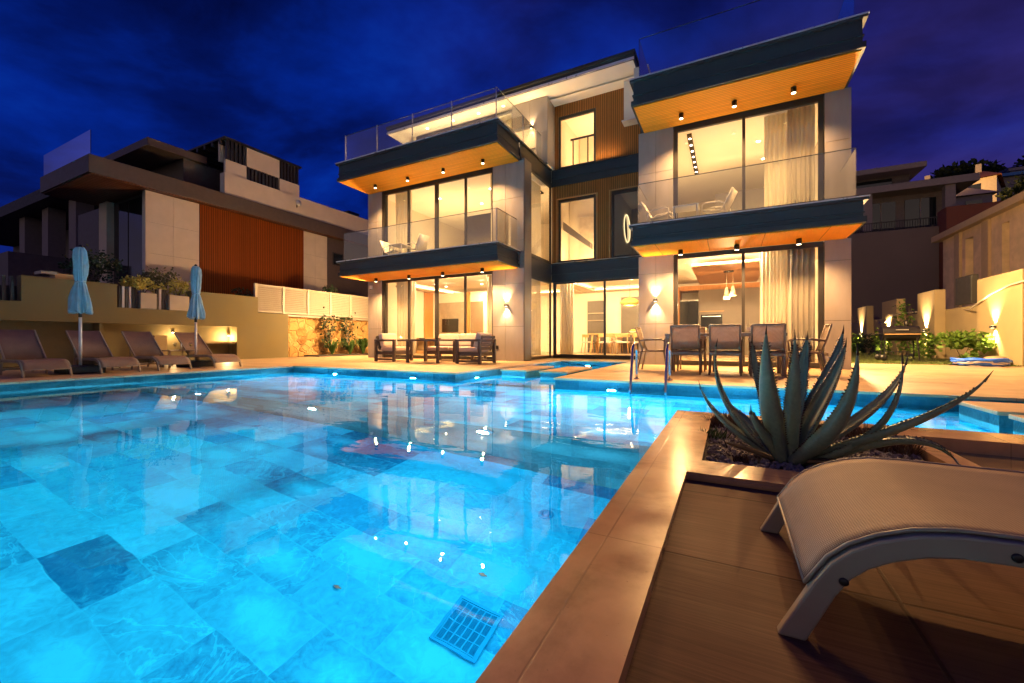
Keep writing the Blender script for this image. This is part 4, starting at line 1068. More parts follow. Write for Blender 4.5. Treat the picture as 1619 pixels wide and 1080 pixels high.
def parasol(x, y, label, seed):
    rnd = random.Random(seed)
    t = thing('parasol', label, 'parasol', (x, y, 0), 0, 'folded pale blue parasols')
    obj('base', MB().box(-.33, .33, -.26, .26, 0, .14), 'blackbase', t, bevel=.02)
    obj('pole', MB().tube([(0, 0, .14), (0, 0, 1.05)], .024, 14), 'whitemetal', t); obj('socket', MB().tube([(0, 0, 1.04), (0, 0, 1.16)], .027, 12), 'fixture', t)
    ph = [rnd.uniform(0, 6) for _ in range(4)]
    def fold(a, z):
        k = min(1, max(0, (2.2-z)/1.0))
        return 1+.24*k*math.sin(8*a+ph[0]+.9*math.sin(z*3))+.11*math.sin(5*a+ph[1]+z*5)+.10*math.sin(11*a+ph[2]-z*4)+.07*math.sin(17*a+ph[3]+z*7)+.05*math.sin(23*a+ph[0]-z*9)
    prof = [(.015, 2.36), (.075, 2.345), (.115, 2.28), (.128, 2.15), (.130, 2.0), (.118, 1.85), (.098, 1.74), (.085, 1.70), (.10, 1.66), (.13, 1.55), (.165, 1.4), (.19, 1.25), (.20, 1.16), (.19, 1.12), (.10, 1.14), (.03, 1.18)]
    prof = [(r_*.70, z_) for r_, z_ in prof]
    m = MB(); n = 72
    dx = rnd.uniform(-.02, .02)
    m.lathe(prof, (0, 0, 0), 120, fold)
    m.v = [(px_+(.05 if 1.1 < pz_ < 1.6 else .0)*(1.6-pz_)*(1 if py_ < 0 else .2)+dx*(2.3-pz_), py_, pz_+.02*math.sin(6*math.atan2(py_, px_)) if pz_ < 1.2 else pz_) for px_, py_, pz_ in m.v]
    cn = obj('canopy', m, 'bluecloth', t)
    obj('strap', MB().tube([(.068*math.cos(a), .068*math.sin(a), 1.70+.01*math.sin(a)) for a in [2*PI*k/20 for k in range(20)]], .014, 6, closed=True), 'bluecloth', cn)
    obj('strap_end', MB().bar((.06, -.045, 1.70), (.14, -.10, 1.67), .03, .006), 'bluecloth', cn)
    obj('finial', MB().lathe([(.028, 2.35), (.03, 2.38), (.012, 2.40)], n=12), 'fixture', t)
parasol(-10.75, 3.19, 'folded pale blue parasol nearer the left frame edge', 1)
parasol(-11.1, 5.26, 'folded pale blue parasol in front of the lit wall niche', 5)

t = thing('side_table', 'small taupe side table with drinks between the loungers', 'table', (-11.3, 5.02, 0))
obj('tabletop', MB().box(-.22, .22, -.30, .30, .365, .39), 'cframe', t, bevel=.005)
for sx in (-1, 1):
    for sy in (-1, 1): obj('leg', MB().box(sx*.2-.016, sx*.2+.016, sy*.28-.016, sy*.28+.016, 0, .365), 'cframe', t)
def wineglass(x, y, lb):
    t = thing('wine_glass', lb, 'glass', (x, y, .39), 0, 'glasses on the poolside table')
    obj('glass', MB().lathe([(.032, 0), (.032, .003), (.004, .006), (.004, .075), (.03, .10), (.036, .135), (.03, .175), (.029, .175), (.034, .135), (.028, .103), (.003, .08)], n=18), 'wglass', t)
    obj('wine', MB().lathe([(.003, .082), (.026, .105), (.0325, .13), (.001, .1305)], n=16), 'wine', t)
wineglass(-11.15, 4.87, 'left wine glass on the poolside table'); wineglass(-11.2, 5.20, 'right wine glass on the poolside table')
t = thing('candle', 'slim pale candle between the two wine glasses', 'candle', (-11.22, 5.02, .39)); obj('stick', MB().lathe([(.012, .015), (.012, .15)], n=12), 'white', t); obj('dish', MB().lathe([(.04, 0), (.05, .015), (.012, .016)], n=16), 'cframe', t)

# sofa group
def armchair(w, label, nseat=1):
    t = thing('armchair' if nseat == 1 else 'sofa', label, 'armchair' if nseat == 1 else 'sofa')
    D = .78; s = .035
    for sx in (-1, 1):
        x = sx*(w/2-.03)
        m = MB(); m.box(x-s, x+s, -D/2, -D/2+.075, 0, .585); m.box(x-s, x+s, D/2-.075, D/2, 0, .585); m.box(x-s*1.1, x+s*1.1, -D/2-.005, D/2+.005, .5855, .645); m.box(x-s*.8, x+s*.8, -D/2+.076, D/2-.076, .04, .09)
        obj('arm_frame', m, 'sofaframe', t, bevel=.006)
    m = MB(); m.box(-w/2+.07, w/2-.07, -D/2+.02, D/2-.05, .20, .30); obj('seat_frame', m, 'sofaframe', t, bevel=.005)
    m = MB(); rot = Matrix.Rotation(R(-14), 3, 'X')
    for k in range(4): m.obox((0, D/2-.09+.03*k, .40+.10*k), (w-.15, .022, .075), rot)
    for sx in (-1, 1): m.obox((sx*(w/2-.12), D/2-.06, .54), (.05, .03, .42), rot)
    obj('slatted_back', m, 'sofaframe', t)
    cw = (w-.16)/nseat
    for i in range(nseat):
        x = -w/2+.08+cw*(i+.5)
        obj('seat_cushion', MB().box(x-cw/2+.005, x+cw/2-.005, -D/2+.02, D/2-.16, .302, .43), 'cushion', t, bevel=.04, seg=4)
        mm = MB().obox((x, D/2-.17, .62), (cw-.01, .15, .40), rot); obj('back_cushion', mm, 'cushion', t, bevel=.05, seg=4)
    return t
a1 = armchair(.80, 'dark framed armchair facing right, at the left of the patio table'); a1.location = (-8.90, 9.45, 0); a1.rotation_euler = (0, 0, PI/2)
dup(a1, (-6.02, 9.48, 0), -PI/2, 'dark framed armchair seen from behind its slatted back, right of the patio table')
for o_ in C.objects:
    if o_.get('category') == 'armchair': o_['group'] = 'patio armchairs'
s2 = armchair(1.75, 'dark framed two seat sofa with pale cushions behind the patio table', 2); s2.location = (-7.35, 10.42, 0)
t = thing('patio_table', 'dark square coffee table in the middle of the sofa set', 'table', (-7.42, 9.35, 0))
obj('tabletop', MB().box(-.56, .56, -.42, .42, .595, .645), 'sofaframe', t, bevel=.006)
for sx in (-1, 1):
    for sy in (-1, 1): obj('leg', MB().box(sx*.52-.035, sx*.52+.035, sy*.38-.035, sy*.38+.035, 0, .594), 'sofaframe', t, bevel=.005)
for x, y, lb in ((-7.62, 9.2, 'small dark ashtray on the left of the patio table'), (-7.15, 9.3, 'wide dark dish in the middle of the patio table')):
    single('dish', MB().lathe([(.05, 0), (.085, .01), (.10, .035), (.09, .035), (.07, .015)], n=18), 'fixture', lb, 'dish').location = (x, y, .645)

# outdoor dining set
t = thing('dining_table', 'long taupe outdoor dining table laid for a meal beside the pool', 'table', (-.10, 8.72, 0))
obj('tabletop', MB().box(-.97, .97, -.42, .42, .685, .735), 'cframe', t, bevel=.006)
for sx in (-1, 1):
    for sy in (-1, 1): obj('leg', MB().box(sx*.925-.035, sx*.925+.035, sy*.375-.035, sy*.375+.035, 0, .684), 'cframe', t, bevel=.005)
def sling_chair():
    t = thing('garden_chair', 'x', 'chair', (0, 0, 0), 0, 'taupe sling chairs round the outdoor table')
    w, r = .235, .016
    for s in (-1, 1):
        obj('leg', MB().tube([(s*w, .22, .60), (s*w, .20, .40), (s*(w+.01), .26, 0)], r, 8), 'cframe', t)     # front
        obj('leg', MB().tube([(s*w, -.22, .40), (s*(w+.01), -.30, 0)], r, 8), 'cframe', t)                    # rear
        obj('armrest', MB().tube([(s*w, .22, .59), (s*(w+.015), .18, .625), (s*(w+.015), -.12, .625), (s*w, -.27, .60)], r, 8), 'cframe', t)
        obj('back_post', MB().tube([(s*w, -.19, .38), (s*w, -.25, .55), (s*w, -.34, .875)], r, 8), 'cframe', t)
    m = MB(); m.tube([(-w, .21, .405), (w, .21, .405)], r, 8); m.tube([(-w, -.21, .395), (w, -.21, .395)], r, 8)
    for s in (-1, 1): m.tube([(s*w, .21, .405), (s*w, -.21, .395)], r, 8)
    m.box(-w, w, -.30, -.275, .345, .395); obj('seat_frame', m, 'cframe', t)
    obj('top_rail', MB().tube([(-w, -.34, .872), (w, -.34, .872)], r, 8), 'cframe', t)
    m = MB(); vs = []
    prof = [(-.21, .41), (0, .395), (.21, .415)]
    for j in range(9):
        x = -w+2*w*j/8; sg = .012*(1-(x/w)**2); vs += [(x, y, z-sg) for y, z in prof]
    m.add(vs, [(j*3+i, j*3+i+1, (j+1)*3+i+1, (j+1)*3+i) for j in range(8) for i in range(2)], True); obj('seat', m, 'slingd', t, solid=.004)
    m = MB(); vs = []
    prof = [(-.215, .45), (-.262, .60), (-.302, .74), (-.335, .86)]
    for j in range(9):
        x = -w+2*w*j/8; sg = .02*(1-(x/w)**2); vs += [(x, y-sg, z) for y, z in prof]
    m.add(vs, [(j*4+i, j*4+i+1, (j+1)*4+i+1, (j+1)*4+i) for j in range(8) for i in range(3)], True); obj('backrest', m, 'slingd', t, solid=.004)
    return t
gc = sling_chair(); first = True
for x, y, rz, lb in ((-.70, 8.42, 0, 'sling chair with its back to the pool, nearest the ladder'), (-.06, 8.42, 0, 'sling chair with its back to the pool, middle of three'), (.58, 8.40, 0, 'sling chair with its back to the pool, behind the agave tips'),
                     (-1.32, 8.80, -PI/2, 'sling chair at the left end of the outdoor table, seen from the side'), (1.18, 8.85, PI/2, 'sling chair at the right end of the outdoor table, pushed back'),
                     (-.66, 9.2, PI, 'sling chair on the house side of the outdoor table, left'), (-.02, 9.22, PI, 'sling chair on the house side of the outdoor table, middle'), (.6, 9.2, PI, 'sling chair on the house side of the outdoor table, right')):
    if first: gc.location = (x, y, 0); gc.rotation_euler = (0, 0, rz); gc['label'] = lb; first = False
    else: dup(gc, (x, y, 0), rz, lb)
def setting(x, y, lb, kind):
    t = thing(kind, lb, 'tableware', (x, y, .735))
    if kind == 'plate': obj('dish', MB().lathe([(.06, 0), (.12, .012), (.118, .016), (.058, .005)], n=20), 'white', t)
    if kind == 'glass': obj('tumbler', MB().lathe([(.03, 0), (.036, .10), (.034, .10), (.028, .006)], n=16), 'wglass', t)
    if kind == 'bottle': obj('body', MB().lathe([(.035, 0), (.036, .14), (.014, .20), (.013, .26), (.015, .265)], n=14), 'wglass', t); obj('label_band', MB().lathe([(.037, .04), (.037, .11)], n=14), 'white', t)
    if kind == 'napkin': obj('fold', MB().extrude_xz([(-.05, 0), (.05, 0), (.012, .11), (-.012, .11)], -.03, .03), 'white', t)
for i, (x, y, k, lb) in enumerate(((-.75, 8.50, 'napkin', 'folded napkin on the outdoor table at the ladder end'), (-.38, 8.55, 'plate', 'white plate on the outdoor table between the left chairs'), (.0, 8.5, 'napkin', 'folded napkin on the outdoor table behind the middle chair'), (.28, 8.6, 'plate', 'white plate on the outdoor table between the middle and right chair'),
      (-.30, 8.75, 'glass', 'clear tumbler on the outdoor table, left of the bottle'), (.32, 8.8, 'bottle', 'small bottle with white label on the outdoor table'), (.45, 8.72, 'glass', 'clear tumbler on the outdoor table, right of the bottle'), (.7, 8.6, 'napkin', 'folded napkin on the outdoor table at the agave end'))):
    setting(x, y, lb, k)
# white balcony chairs
def easy_chair():
    t = thing('balcony_chair', 'x', 'chair', (0, 0, 0), 0, 'white balcony lounge chairs'); r = .016
    for s in (-1, 1):
        obj('side_frame', MB().tube([(s*.29, .34, 0), (s*.29, .30, .52), (s*.29, .22, .56), (s*.29, -.18, .52), (s*.29, -.30, .45), (s*.29, -.36, 0)], r, 8), 'whitemetal', t)
    m = MB().strip([(.30, .36), (.0, .30), (-.22, .28), (-.30, .42), (-.52, .86)], -.27, .27); m.v = [(y, x, z) for x, y, z in m.v]
    obj('sling', m, 'whitemetal', t, solid=.02)
    return t
ec = easy_chair(); ec.scale = (.74, .74, .74); ec.location = (-1.42, 10.25, 3.232); ec.rotation_euler = (0, 0, R(-95)); ec['label'] = 'white lounge chair facing right on the right balcony, by the column'
dup(ec, (-.25, 10.3, 3.232), R(75), 'white reclining chair facing left on the right balcony, in front of the glass')
dup(ec, (-9.75, 10.3, 3.252), R(-90), 'white lounge chair turned away on the left balcony, by the curtain'); dup(ec, (-8.75, 10.3, 3.252), R(80), 'white lounge chair facing left on the left balcony, in front of the middle mullion')
def low_table(x, y, z, lb):
    t = thing('balcony_table', lb, 'table', (x, y, z)); obj('tabletop', MB().box(-.26, .26, -.26, .26, .36, .385), 'whitemetal', t, bevel=.005)
    for sx in (-1, 1):
        for sy in (-1, 1): obj('leg', MB().box(sx*.23-.012, sx*.23+.012, sy*.23-.012, sy*.23+.012, 0, .36), 'whitemetal', t)
low_table(-.85, 10.2, 3.232, 'low white table between the two chairs on the right balcony'); low_table(-9.28, 10.15, 3.252, 'low white table between the two chairs on the left balcony')

# pool ladder
t = thing('pool_ladder', 'polished steel pool ladder with two hooped handrails and underwater treads', 'ladder', (-1.04, 6.45, 0))
for s in (-1, 1):
    x = s*.245
    pts = [(x, .28, 0), (x, .27, .40), (x, .23, .50), (x, .15, .555), (x, .06, .55), (x, -.01, .49), (x, -.05, .38), (x, -.20, -.12), (x, -.24, -.48)]
    sm = []
    for i in range(len(pts)-1):
        for k in range(4):
            u = k/4; p0 = Vector(pts[max(i-1, 0)]); p1 = Vector(pts[i]); p2 = Vector(pts[i+1]); p3 = Vector(pts[min(i+2, len(pts)-1)])
            sm.append(.5*((2*p1)+(p2-p0)*u+(2*p0-5*p1+4*p2-p3)*u*u+(3*p1-p0-3*p2+p3)*u**3))
    sm.append(Vector(pts[-1])); h = obj('handrail', MB().tube(sm, .021, 14), 'chrome', t)
    obj('flange', MB().lathe([(.05, .001), (.048, .012), (.025, .02)], (x, .28, 0), 20), 'chrome', h)
for z, y in ((-.24, -.21), (-.40, -.235)): obj('tread', MB().box(-.245, .245, y-.04, y+.04, z-.012, z+.012), 'chrome', t, bevel=.006)

# ------------------------------------------------------------------ left boundary: stucco wall with lit recess
W = thing('garden_wall', 'stepped beige stucco wall with a lit recess behind the row of loungers', 'wall', (-14.4, 5, 0))
XW = -14.22
def wp(name, mb, mat, parent=None, **kw): return obj(name, mb, mat, parent or W, True, **kw)
b = MB()
for y0, y1, z1 in ((-8, 3.25, 1.50), (3.25, 4.92, 2.09), (4.92, 6.62, 1.48), (6.62, 8.60, 2.09), (8.60, 9.70, 1.56)):
    b.box(-14.52, XW, y0, y1, 1.06, z1)
b.box(-14.52, XW, 7.92, 9.70, 0, 1.059); b.box(-14.52, XW, -8, 1.2, 0, 1.059)
wp('stucco_face', b, 'stucco')
b = MB(); b.box(-14.80, -14.72, 1.2, 7.92, 0, 1.2); b.box(-14.72, -14.53, 1.2, 7.92, 1.06, 1.2); b.box(-14.72, -14.53, 7.925, 8.0, 0, 1.2); b.box(-14.72, -14.53, 1.1, 1.195, 0, 1.2)
b.box(-14.719, -14.30, 4.60, 4.66, 0, 1.055)
wp('recess', b, 'stuccoD')
wp('recess_bench', MB().box(-14.715, -14.28, 6.6, 7.9, .52, .58), 'stuccoR'); wp('recess_bench', MB().box(-14.715, -14.42, 5.8, 6.1, .0, .75), 'stuccoR')
f = wp('recess_light', MB().lathe([(.03, -.03), (.04, .03)], (-14.6, 7.86, .80), 12), 'fixture'); wp('lens', MB().lathe([(.028, -.036), (.028, -.0305)], (-14.6, 7.86, .80), 12), 'bulb', f)
f = wp('recess_light', MB().lathe([(.03, -.03), (.04, .03)], (-14.68, 6.35, .88), 12), 'fixture'); wp('lens', MB().lathe([(.028, -.036), (.028, -.0305)], (-14.68, 6.35, .88), 12), 'bulb', f)
lamp('recess_lamp', 'POINT', (-14.50, 7.78, .70), 26, WARM2, radius=.03); lamp('recess_lamp', 'POINT', (-14.5, 6.3, .78), 8, WARM2, radius=.03); 
# stone wall with planted kerb, louvre fence
t = thing('rubble_wall', 'golden rubble stone wall with a pale cap beneath the louvre fence', 'wall', (-14.8, 11.7, 0))
obj('stone_face', MB().box(-14.95, -14.60, 9.701, 13.9, 0, 1.50), 'rubble', t, True); obj('cap', MB().box(-14.97, -14.40, 9.702, 13.9, 1.501, 1.58), 'louvre', t, True)
t = thing('louvre_fence', 'cream louvre fence in five panels above the rubble wall', 'fence', (-14.3, 11, 1.56))
ys = [8.56, 9.55, 10.55, 11.55, 12.55, 13.6]
for i, y in enumerate(ys): obj('fence_post', MB().box(-14.33, -14.25, y-.04, y+.04, 1.585, 2.56), 'louvre', t, True)
for i in range(5):
    b = MB(); y0, y1 = ys[i]+.041, ys[i+1]-.041
    for k in range(13): b.obox((-14.29, (y0+y1)/2, 1.66+k*.068), (.078, y1-y0, .010), Matrix.Rotation(R(52), 3, 'Y'))
    b.box(-14.315, -14.265, y0, y1, 2.51, 2.55); b.box(-14.315, -14.265, y0, y1, 1.59, 1.63)
    obj('louvre_panel', b, 'louvre', t, True)
# slats and planters standing in the two dips of the wall
def slat_screen(y0, y1, n, label, palei=()):
    t = thing('slat_screen', label, 'fence', (-14.37, (y0+y1)/2, 1.49), 0, 'slat screens on the stucco wall')
    for i in range(n):
        y = y0+(y1-y0)*(i+.5)/n
        obj('slat', MB().box(-14.41, -14.33, y-.028, y+.028, 1.49, 2.06), 'slatpale' if i in palei else 'slatdark', t, True)
slat_screen(2.35, 3.2, 7, 'dark and pale slat screen at the left frame edge', (1, 3)); slat_screen(4.98, 5.40, 6, 'slat screen with pale slats left of the first white planter', (1, 3)); slat_screen(5.80, 6.06, 4, 'narrow slat screen between the two white planters', (1,))
def planter_box(y0, y1, label):
    t = thing('planter_box', label, 'planter', (-14.37, (y0+y1)/2, 1.485), 0, 'white planters on the stucco wall')
    b = MB(); b.box(-14.5, -14.24, y0, y1, 1.485, 1.92); obj('box', b, 'louvre', t, True, bevel=.01); obj('soil', MB().box(-14.48, -14.26, y0+.02, y1-.02, 1.921, 1.935), 'soil', t, True)
planter_box(5.42, 5.78, 'white planter box on the wall between two slat screens'); planter_box(6.08, 6.58, 'white planter box on the wall behind the second parasol')

def foliage(n, radii, size, seed, up=.3, shell=.55):
    rnd = random.Random(seed); m = MB()
    cl = [(rnd.gauss(0, .45), rnd.gauss(0, .45), rnd.gauss(0, .40)) for _ in range(max(4, n//45))]
    for i in range(n):
        c = cl[rnd.randrange(len(cl))]
        p = Vector((c[0]+rnd.gauss(0, .23), c[1]+rnd.gauss(0, .23), c[2]+rnd.gauss(0, .22)))
        if p.length > 1.15: p *= 1.1/p.length*rnd.uniform(.8, 1)
        p = Vector((p.x*radii[0], p.y*radii[1], p.z*radii[2]))
        d = Vector((rnd.gauss(0, 1), rnd.gauss(0, 1), rnd.gauss(up, .7))).normalized(); s = d.cross(Vector((rnd.gauss(0, 1), rnd.gauss(0, 1), rnd.gauss(0, 1)))).normalized()
        L = size*rnd.uniform(.7, 1.4); w = L*.33; nn = d.cross(s)*w*.35
        m.add([p, p+d*L*.5+s*w+nn, p+d*L, p+d*L*.5-s*w+nn], [(0, 1, 2), (0, 2, 3)], True)
    return m
def shrub(name, p, radii, n, size, mat, label, cat, seed, stems=4, trunk_h=None, group=None):
    rnd = random.Random(seed*3+1)
    t = thing(name, label, cat, p, rnd.uniform(0, 6), group)
    h = radii[2] if trunk_h is None else trunk_h
    m = foliage(n, radii, size, seed); m.v = [(x, y, z+h+radii[2]*.35) for x, y, z in m.v]
    obj('crown', m, mat, t, recalc=False)
    b = MB()
    for k in range(stems):
        a = 2*PI*k/stems+rnd.uniform(-.4, .4); q = Vector((math.cos(a), math.sin(a), 0))
        b.tube([(0, 0, -.02), q*radii[0]*.12+Vector((0, 0, h*.5)), q*radii[0]*.45+Vector((0, 0, h+radii[2]*.5)), q*radii[0]*.6+Vector((0, 0, h+radii[2]*.9))], [.03*max(.5, radii[2]), .022*max(.5, radii[2]), .014*max(.5, radii[2]), .005], 6)
    obj('trunk' if stems < 3 else 'branches', b, 'bark', t)
    return t
shrub('olive_shrub', (-15.6, 4.9, 1.9), (.65, .6, .55), 800, .085, 'leafD', 'dark olive shrub behind the wall, right of the first parasol', 'shrub', 11)
shrub('golden_shrub', (-14.6, 5.62, 1.93), (.42, .46, .28), 650, .075, 'leafB', 'yellow green shrub in the planter left of the second parasol', 'shrub', 12, trunk_h=.14)
shrub('olive_shrub', (-15.0, 6.15, 1.8), (.45, .45, .45), 600, .08, 'leafA', 'dark shrub between the two golden shrubs', 'shrub', 13)
shrub('golden_shrub', (-14.6, 6.45, 1.93), (.30, .36, .30), 450, .07, 'leafB', 'yellow green shrub directly behind the second parasol', 'shrub', 14, trunk_h=.12)
shrub('olive_shrub', (-16.6, 9.6, 1.9), (.5, .7, .3), 400, .08, 'leafD', 'low dark shrub at the foot of the cedar wall next door', 'shrub', 15)
shrub('olive_shrub', (-15.5, 12.6, 2.1), (.4, .5, .4), 350, .09, 'leafD', 'dark shrub peeping above the louvre fence', 'shrub', 16)
# planting in front of the rubble wall
mb = MB(); mb.box(-14.59, -13.7, 10.6, 13.9, .0, .05); struct('planting_bed', mb, 'soil')
def strappy(p, n, L, label, seed, mat='yucca', w=.022, grp=None):
    rnd = random.Random(seed); t = thing('strappy_plant', label, 'plant', p, 0, grp); m = MB()
    for i in range(n):
        a = rnd.uniform(0, 2*PI); l = L*rnd.uniform(.6, 1.1); q = Vector((math.cos(a), math.sin(a), 0)); sd = Vector((-q.y, q.x, 0)); tilt = rnd.uniform(.15, .9)
        pts = [q*.02, q*l*.35*tilt+Vector((0, 0, l*.5)), q*l*.75*tilt+Vector((0, 0, l*.85)), q*l*1.15*tilt+Vector((0, 0, l*(1-.45*tilt)))]
        ws = [w*.6, w, w*.7, 0.001]
        m.add([p_+sd*ww*s for p_, ww in zip(pts, ws) for s in (-1, 1)], [(2*k, 2*k+1, 2*k+3, 2*k+2) for k in range(3)], True)
    obj('leaves', m, mat, t, recalc=False); obj('stem', MB().tube([(0, 0, -.02), (0, 0, .12)], .02, 6), 'bark', t)
    return t
strappy((-14.1, 11.5, .05), 60, .62, 'strappy green plant at the foot of the rubble wall, left of the pair', 21); strappy((-14.0, 12.3, .05), 60, .66, 'strappy green plant at the foot of the rubble wall, beside the house', 22)
strappy((-14.0, 13.0, .05), 50, .72, 'broad leaved plant in the corner between rubble wall and house', 23, w=.05)
def vine(p, label, seed, h=1.1, n=160, mat='leafC', spread=.35, size=.08, grp=None, bx=.12):
    rnd = random.Random(seed); t = thing('climber', label, 'climbing plant', p, 0, grp); b = MB(); m = MB()
    for k in range(5):
        y = rnd.uniform(-.1, .1); pts = [(rnd.uniform(0, .03), y, 0)]
        for j in range(1, 7): y += rnd.uniform(-.12, .12)*spread*2; pts.append((rnd.uniform(0, .05), y, h*j/6*rnd.uniform(.92, 1.0)))
        b.tube(pts, .008, 5)
        for _ in range(n//5):
            q = pts[rnd.randrange(1, 7)]; c = Vector((q[0]+rnd.uniform(-bx, .02), q[1]+rnd.gauss(0, spread*.45), max(.02, q[2]+rnd.gauss(0, .12))))
            d = Vector((-abs(rnd.gauss(.5, .4)), rnd.gauss(0, .7), rnd.gauss(.1, .6))).normalized(); s = d.cross(Vector((rnd.gauss(0, 1), rnd.gauss(0, 1), 1))).normalized(); l = size*rnd.uniform(.7, 1.3)
            m.add([c, c+d*l*.5+s*l*.4, c+d*l, c+d*l*.5-s*l*.4], [(0, 1, 2), (0, 2, 3)], True)
    obj('leaves', m, mat, t, recalc=False); obj('stem', b, 'bark', t); return t
vine((-14.22, 11.5, .3), 'dark climber hanging over the rubble wall, left one', 31, 1.25, 150, 'leafD', .30, .14)
vine((-14.22, 12.4, .2), 'dark climber with upright shoots on the rubble wall, right one', 32, 1.35, 150, 'leafD', .28, .14)

# ------------------------------------------------------------------ neighbour on the left
NB = thing('neighbour_house', 'dark roofed modern house with cedar side wall and roof screens beyond the stucco wall', 'house', (-21, 11, 2))
def nb(name, mb, mat, parent=None, **kw): return obj(name, mb, mat, parent or NB, True, **kw)
mb = MB(); mb.box(-60, -14.98, -30, 60, -1.5, 1.9); struct('neighbour_ground', mb, 'hill')
XN = -19.0
b = MB(); panel_grid(b, 7.37, 9.12, 1.9, 6.14, XN-.018, [8.25], [2.7, 3.85, 5.0], axis='Y'); nb('stone_panels', b, 'nstone'); b = MB(); panel_grid(b, 13.79, 15.17, 1.9, 6.14, XN-.018, [14.45], [2.7, 3.85, 5.0], axis='Y'); nb('stone_panels', b, 'nstone')
nb('side_wall', MB().box(-25.5, XN-.019, 7.5, 18.5, 1.9, 6.14), 'nbrown')
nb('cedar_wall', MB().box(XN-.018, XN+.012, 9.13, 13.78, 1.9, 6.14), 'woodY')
nb('brown_wall', MB().box(XN-.018, XN+.004, 15.18, 18.5, 1.9, 6.14), 'nbrown')
f = nb('window', MB().box(XN+.005, XN+.03, 15.5, 16.2, 4.7, 5.4), 'frame'); nb('pane', MB().box(XN+.031, XN+.036, 15.56, 16.14, 4.76, 5.34), 'nglass', f)
nb('roof_slab', MB().box(-23.1, -18.7, 5.75, 18.6, 6.19, 6.78), 'nbrown', bevel=.01); nb('soffit', MB().box(-23.05, -18.75, 5.8, 18.5, 6.15, 6.188), 'nsoff')
nb('parapet', MB().box(-19.2, -18.85, 10.0, 18.6, 6.781, 7.72), 'nstone')
nb('glass_railing', MB().box(-23.0, -18.8, 5.82, 5.84, 6.78, 7.62), 'raildark')
b = MB(); b.box(-22.6, -21.9, 7.25, 7.7, 1.9, 6.14); nb('pillar', b, 'nstone')
f = nb('window', MB().box(-21.85, -19.3, 7.46, 7.49, 1.95, 6.1), 'frame')
nb('pane', MB().box(-21.75, -20.6, 7.44, 7.455, 2.0, 6.0), 'nglass', f); nb('pane', MB().box(-20.5, -19.4, 7.44, 7.455, 2.0, 6.0), 'nglass', f)
nb('corner_post', MB().box(-19.28, -19.02, 7.38, 7.6, 1.9, 6.14), 'slatpale')
b = MB(); b.box(-19.15, -19.0, 11.0, 12.52, 8.36, 9.2); b.box(-19.15, -19.0, 10.12, 10.99, 7.721, 8.35); b.box(-19.15, -19.0, 12.53, 13.55, 7.721, 8.35); nb('roof_screen', b, 'nstone')
for (y0, y1, z0, z1, n) in ((10.14, 10.98, 8.36, 9.22, 5), (12.56, 13.55, 8.36, 9.22, 6), (11.0, 12.5, 7.74, 8.35, 9)):
    b = MB()
    for i in range(n): y = y0+(y1-y0)*(i+.5)/n; w = (y1-y0)/n*.3; b.box(-19.14, -19.01, y-w, y+w, z0, z1)
    nb('roof_slats', b, 'slatdark'); b2 = MB().box(-19.6, -19.5, y0, y1, z0, z1); nb('slat_backing', b2, 'nstone')
b = MB(); b.box(-24, -18.95, 10.05, 13.65, 9.221, 9.30)
for i in range(8): x = -23.6+i*.6; b.box(x, x+.12, 10.06, 13.6, 9.05, 9.22)
nb('pergola', b, 'slatdark'); b = MB(); b.box(-24, -20.4, 9.2, 13.5, 6.8, 8.3); b.box(-24.6, -20.2, 7.9, 10.0, 8.301, 8.6); nb('roof_pavilion', b, 'nbrown')
t = thing('floodlight', 'small white floodlight on the parapet next door', 'lamp', (-18.84, 13.3, 7.35)); obj('head', MB().lathe([(.05, 0), (.13, .12), (.14, .16)], n=14, axis='X'), 'whitemetal', t); obj('bracket', MB().bar((0, 0, -.2), (.03, 0, 0), .04), 'fixture', t)
t = thing('roof_vent', 'dark roof vent behind the parapet next door', 'vent', (-20.2, 17.6, 7.6)); obj('cowl', MB().box(-.5, .5, -.4, .4, .5, .62), 'slatdark', t); obj('legs', MB().box(-.4, -.3, -.3, .3, -.8, .5).box(.3, .4, -.3, .3, -.8, .5), 'slatdark', t)
H2 = thing('far_house', 'unlit house with deep flat roof at the left frame edge', 'house', (-36, 12, 2))
b = MB(); b.box(-50, -27.5, 8.0, 20, 8.0, 8.6); obj('roof', b, 'nroof', H2, True)
b = MB(); b.box(-50, -28.5, 11, 20, 1.9, 7.99); obj('wall', b, 'ndark', H2, True)
for x in (-37.5, -33.8, -30.0): obj('pillar', MB().box(x-.45, x+.45, 8.6, 9.3, 1.9, 7.99), 'fargrey', H2, True)
for x in (-36.5, -32.5): w_ = obj('window', MB().box(x-1.2, x+1.2, 10.93, 10.99, 3.4, 7.2), 'nglass', H2, True)
obj('lower_terrace', MB().box(-50, -25.6, 5.5, 11, 1.91, 4.2), 'ndark', H2, True)
t = thing('planter_box', 'pale timber box on the wall behind the first parasol', 'planter', (-14.7, 4.05, 2.09)); obj('box', MB().box(-.2, .15, -.18, .2, 0, .16), 'oak', t); obj('lid', MB().box(-.25, .18, -.42, -.15, .12, .19), 'louvre', t)

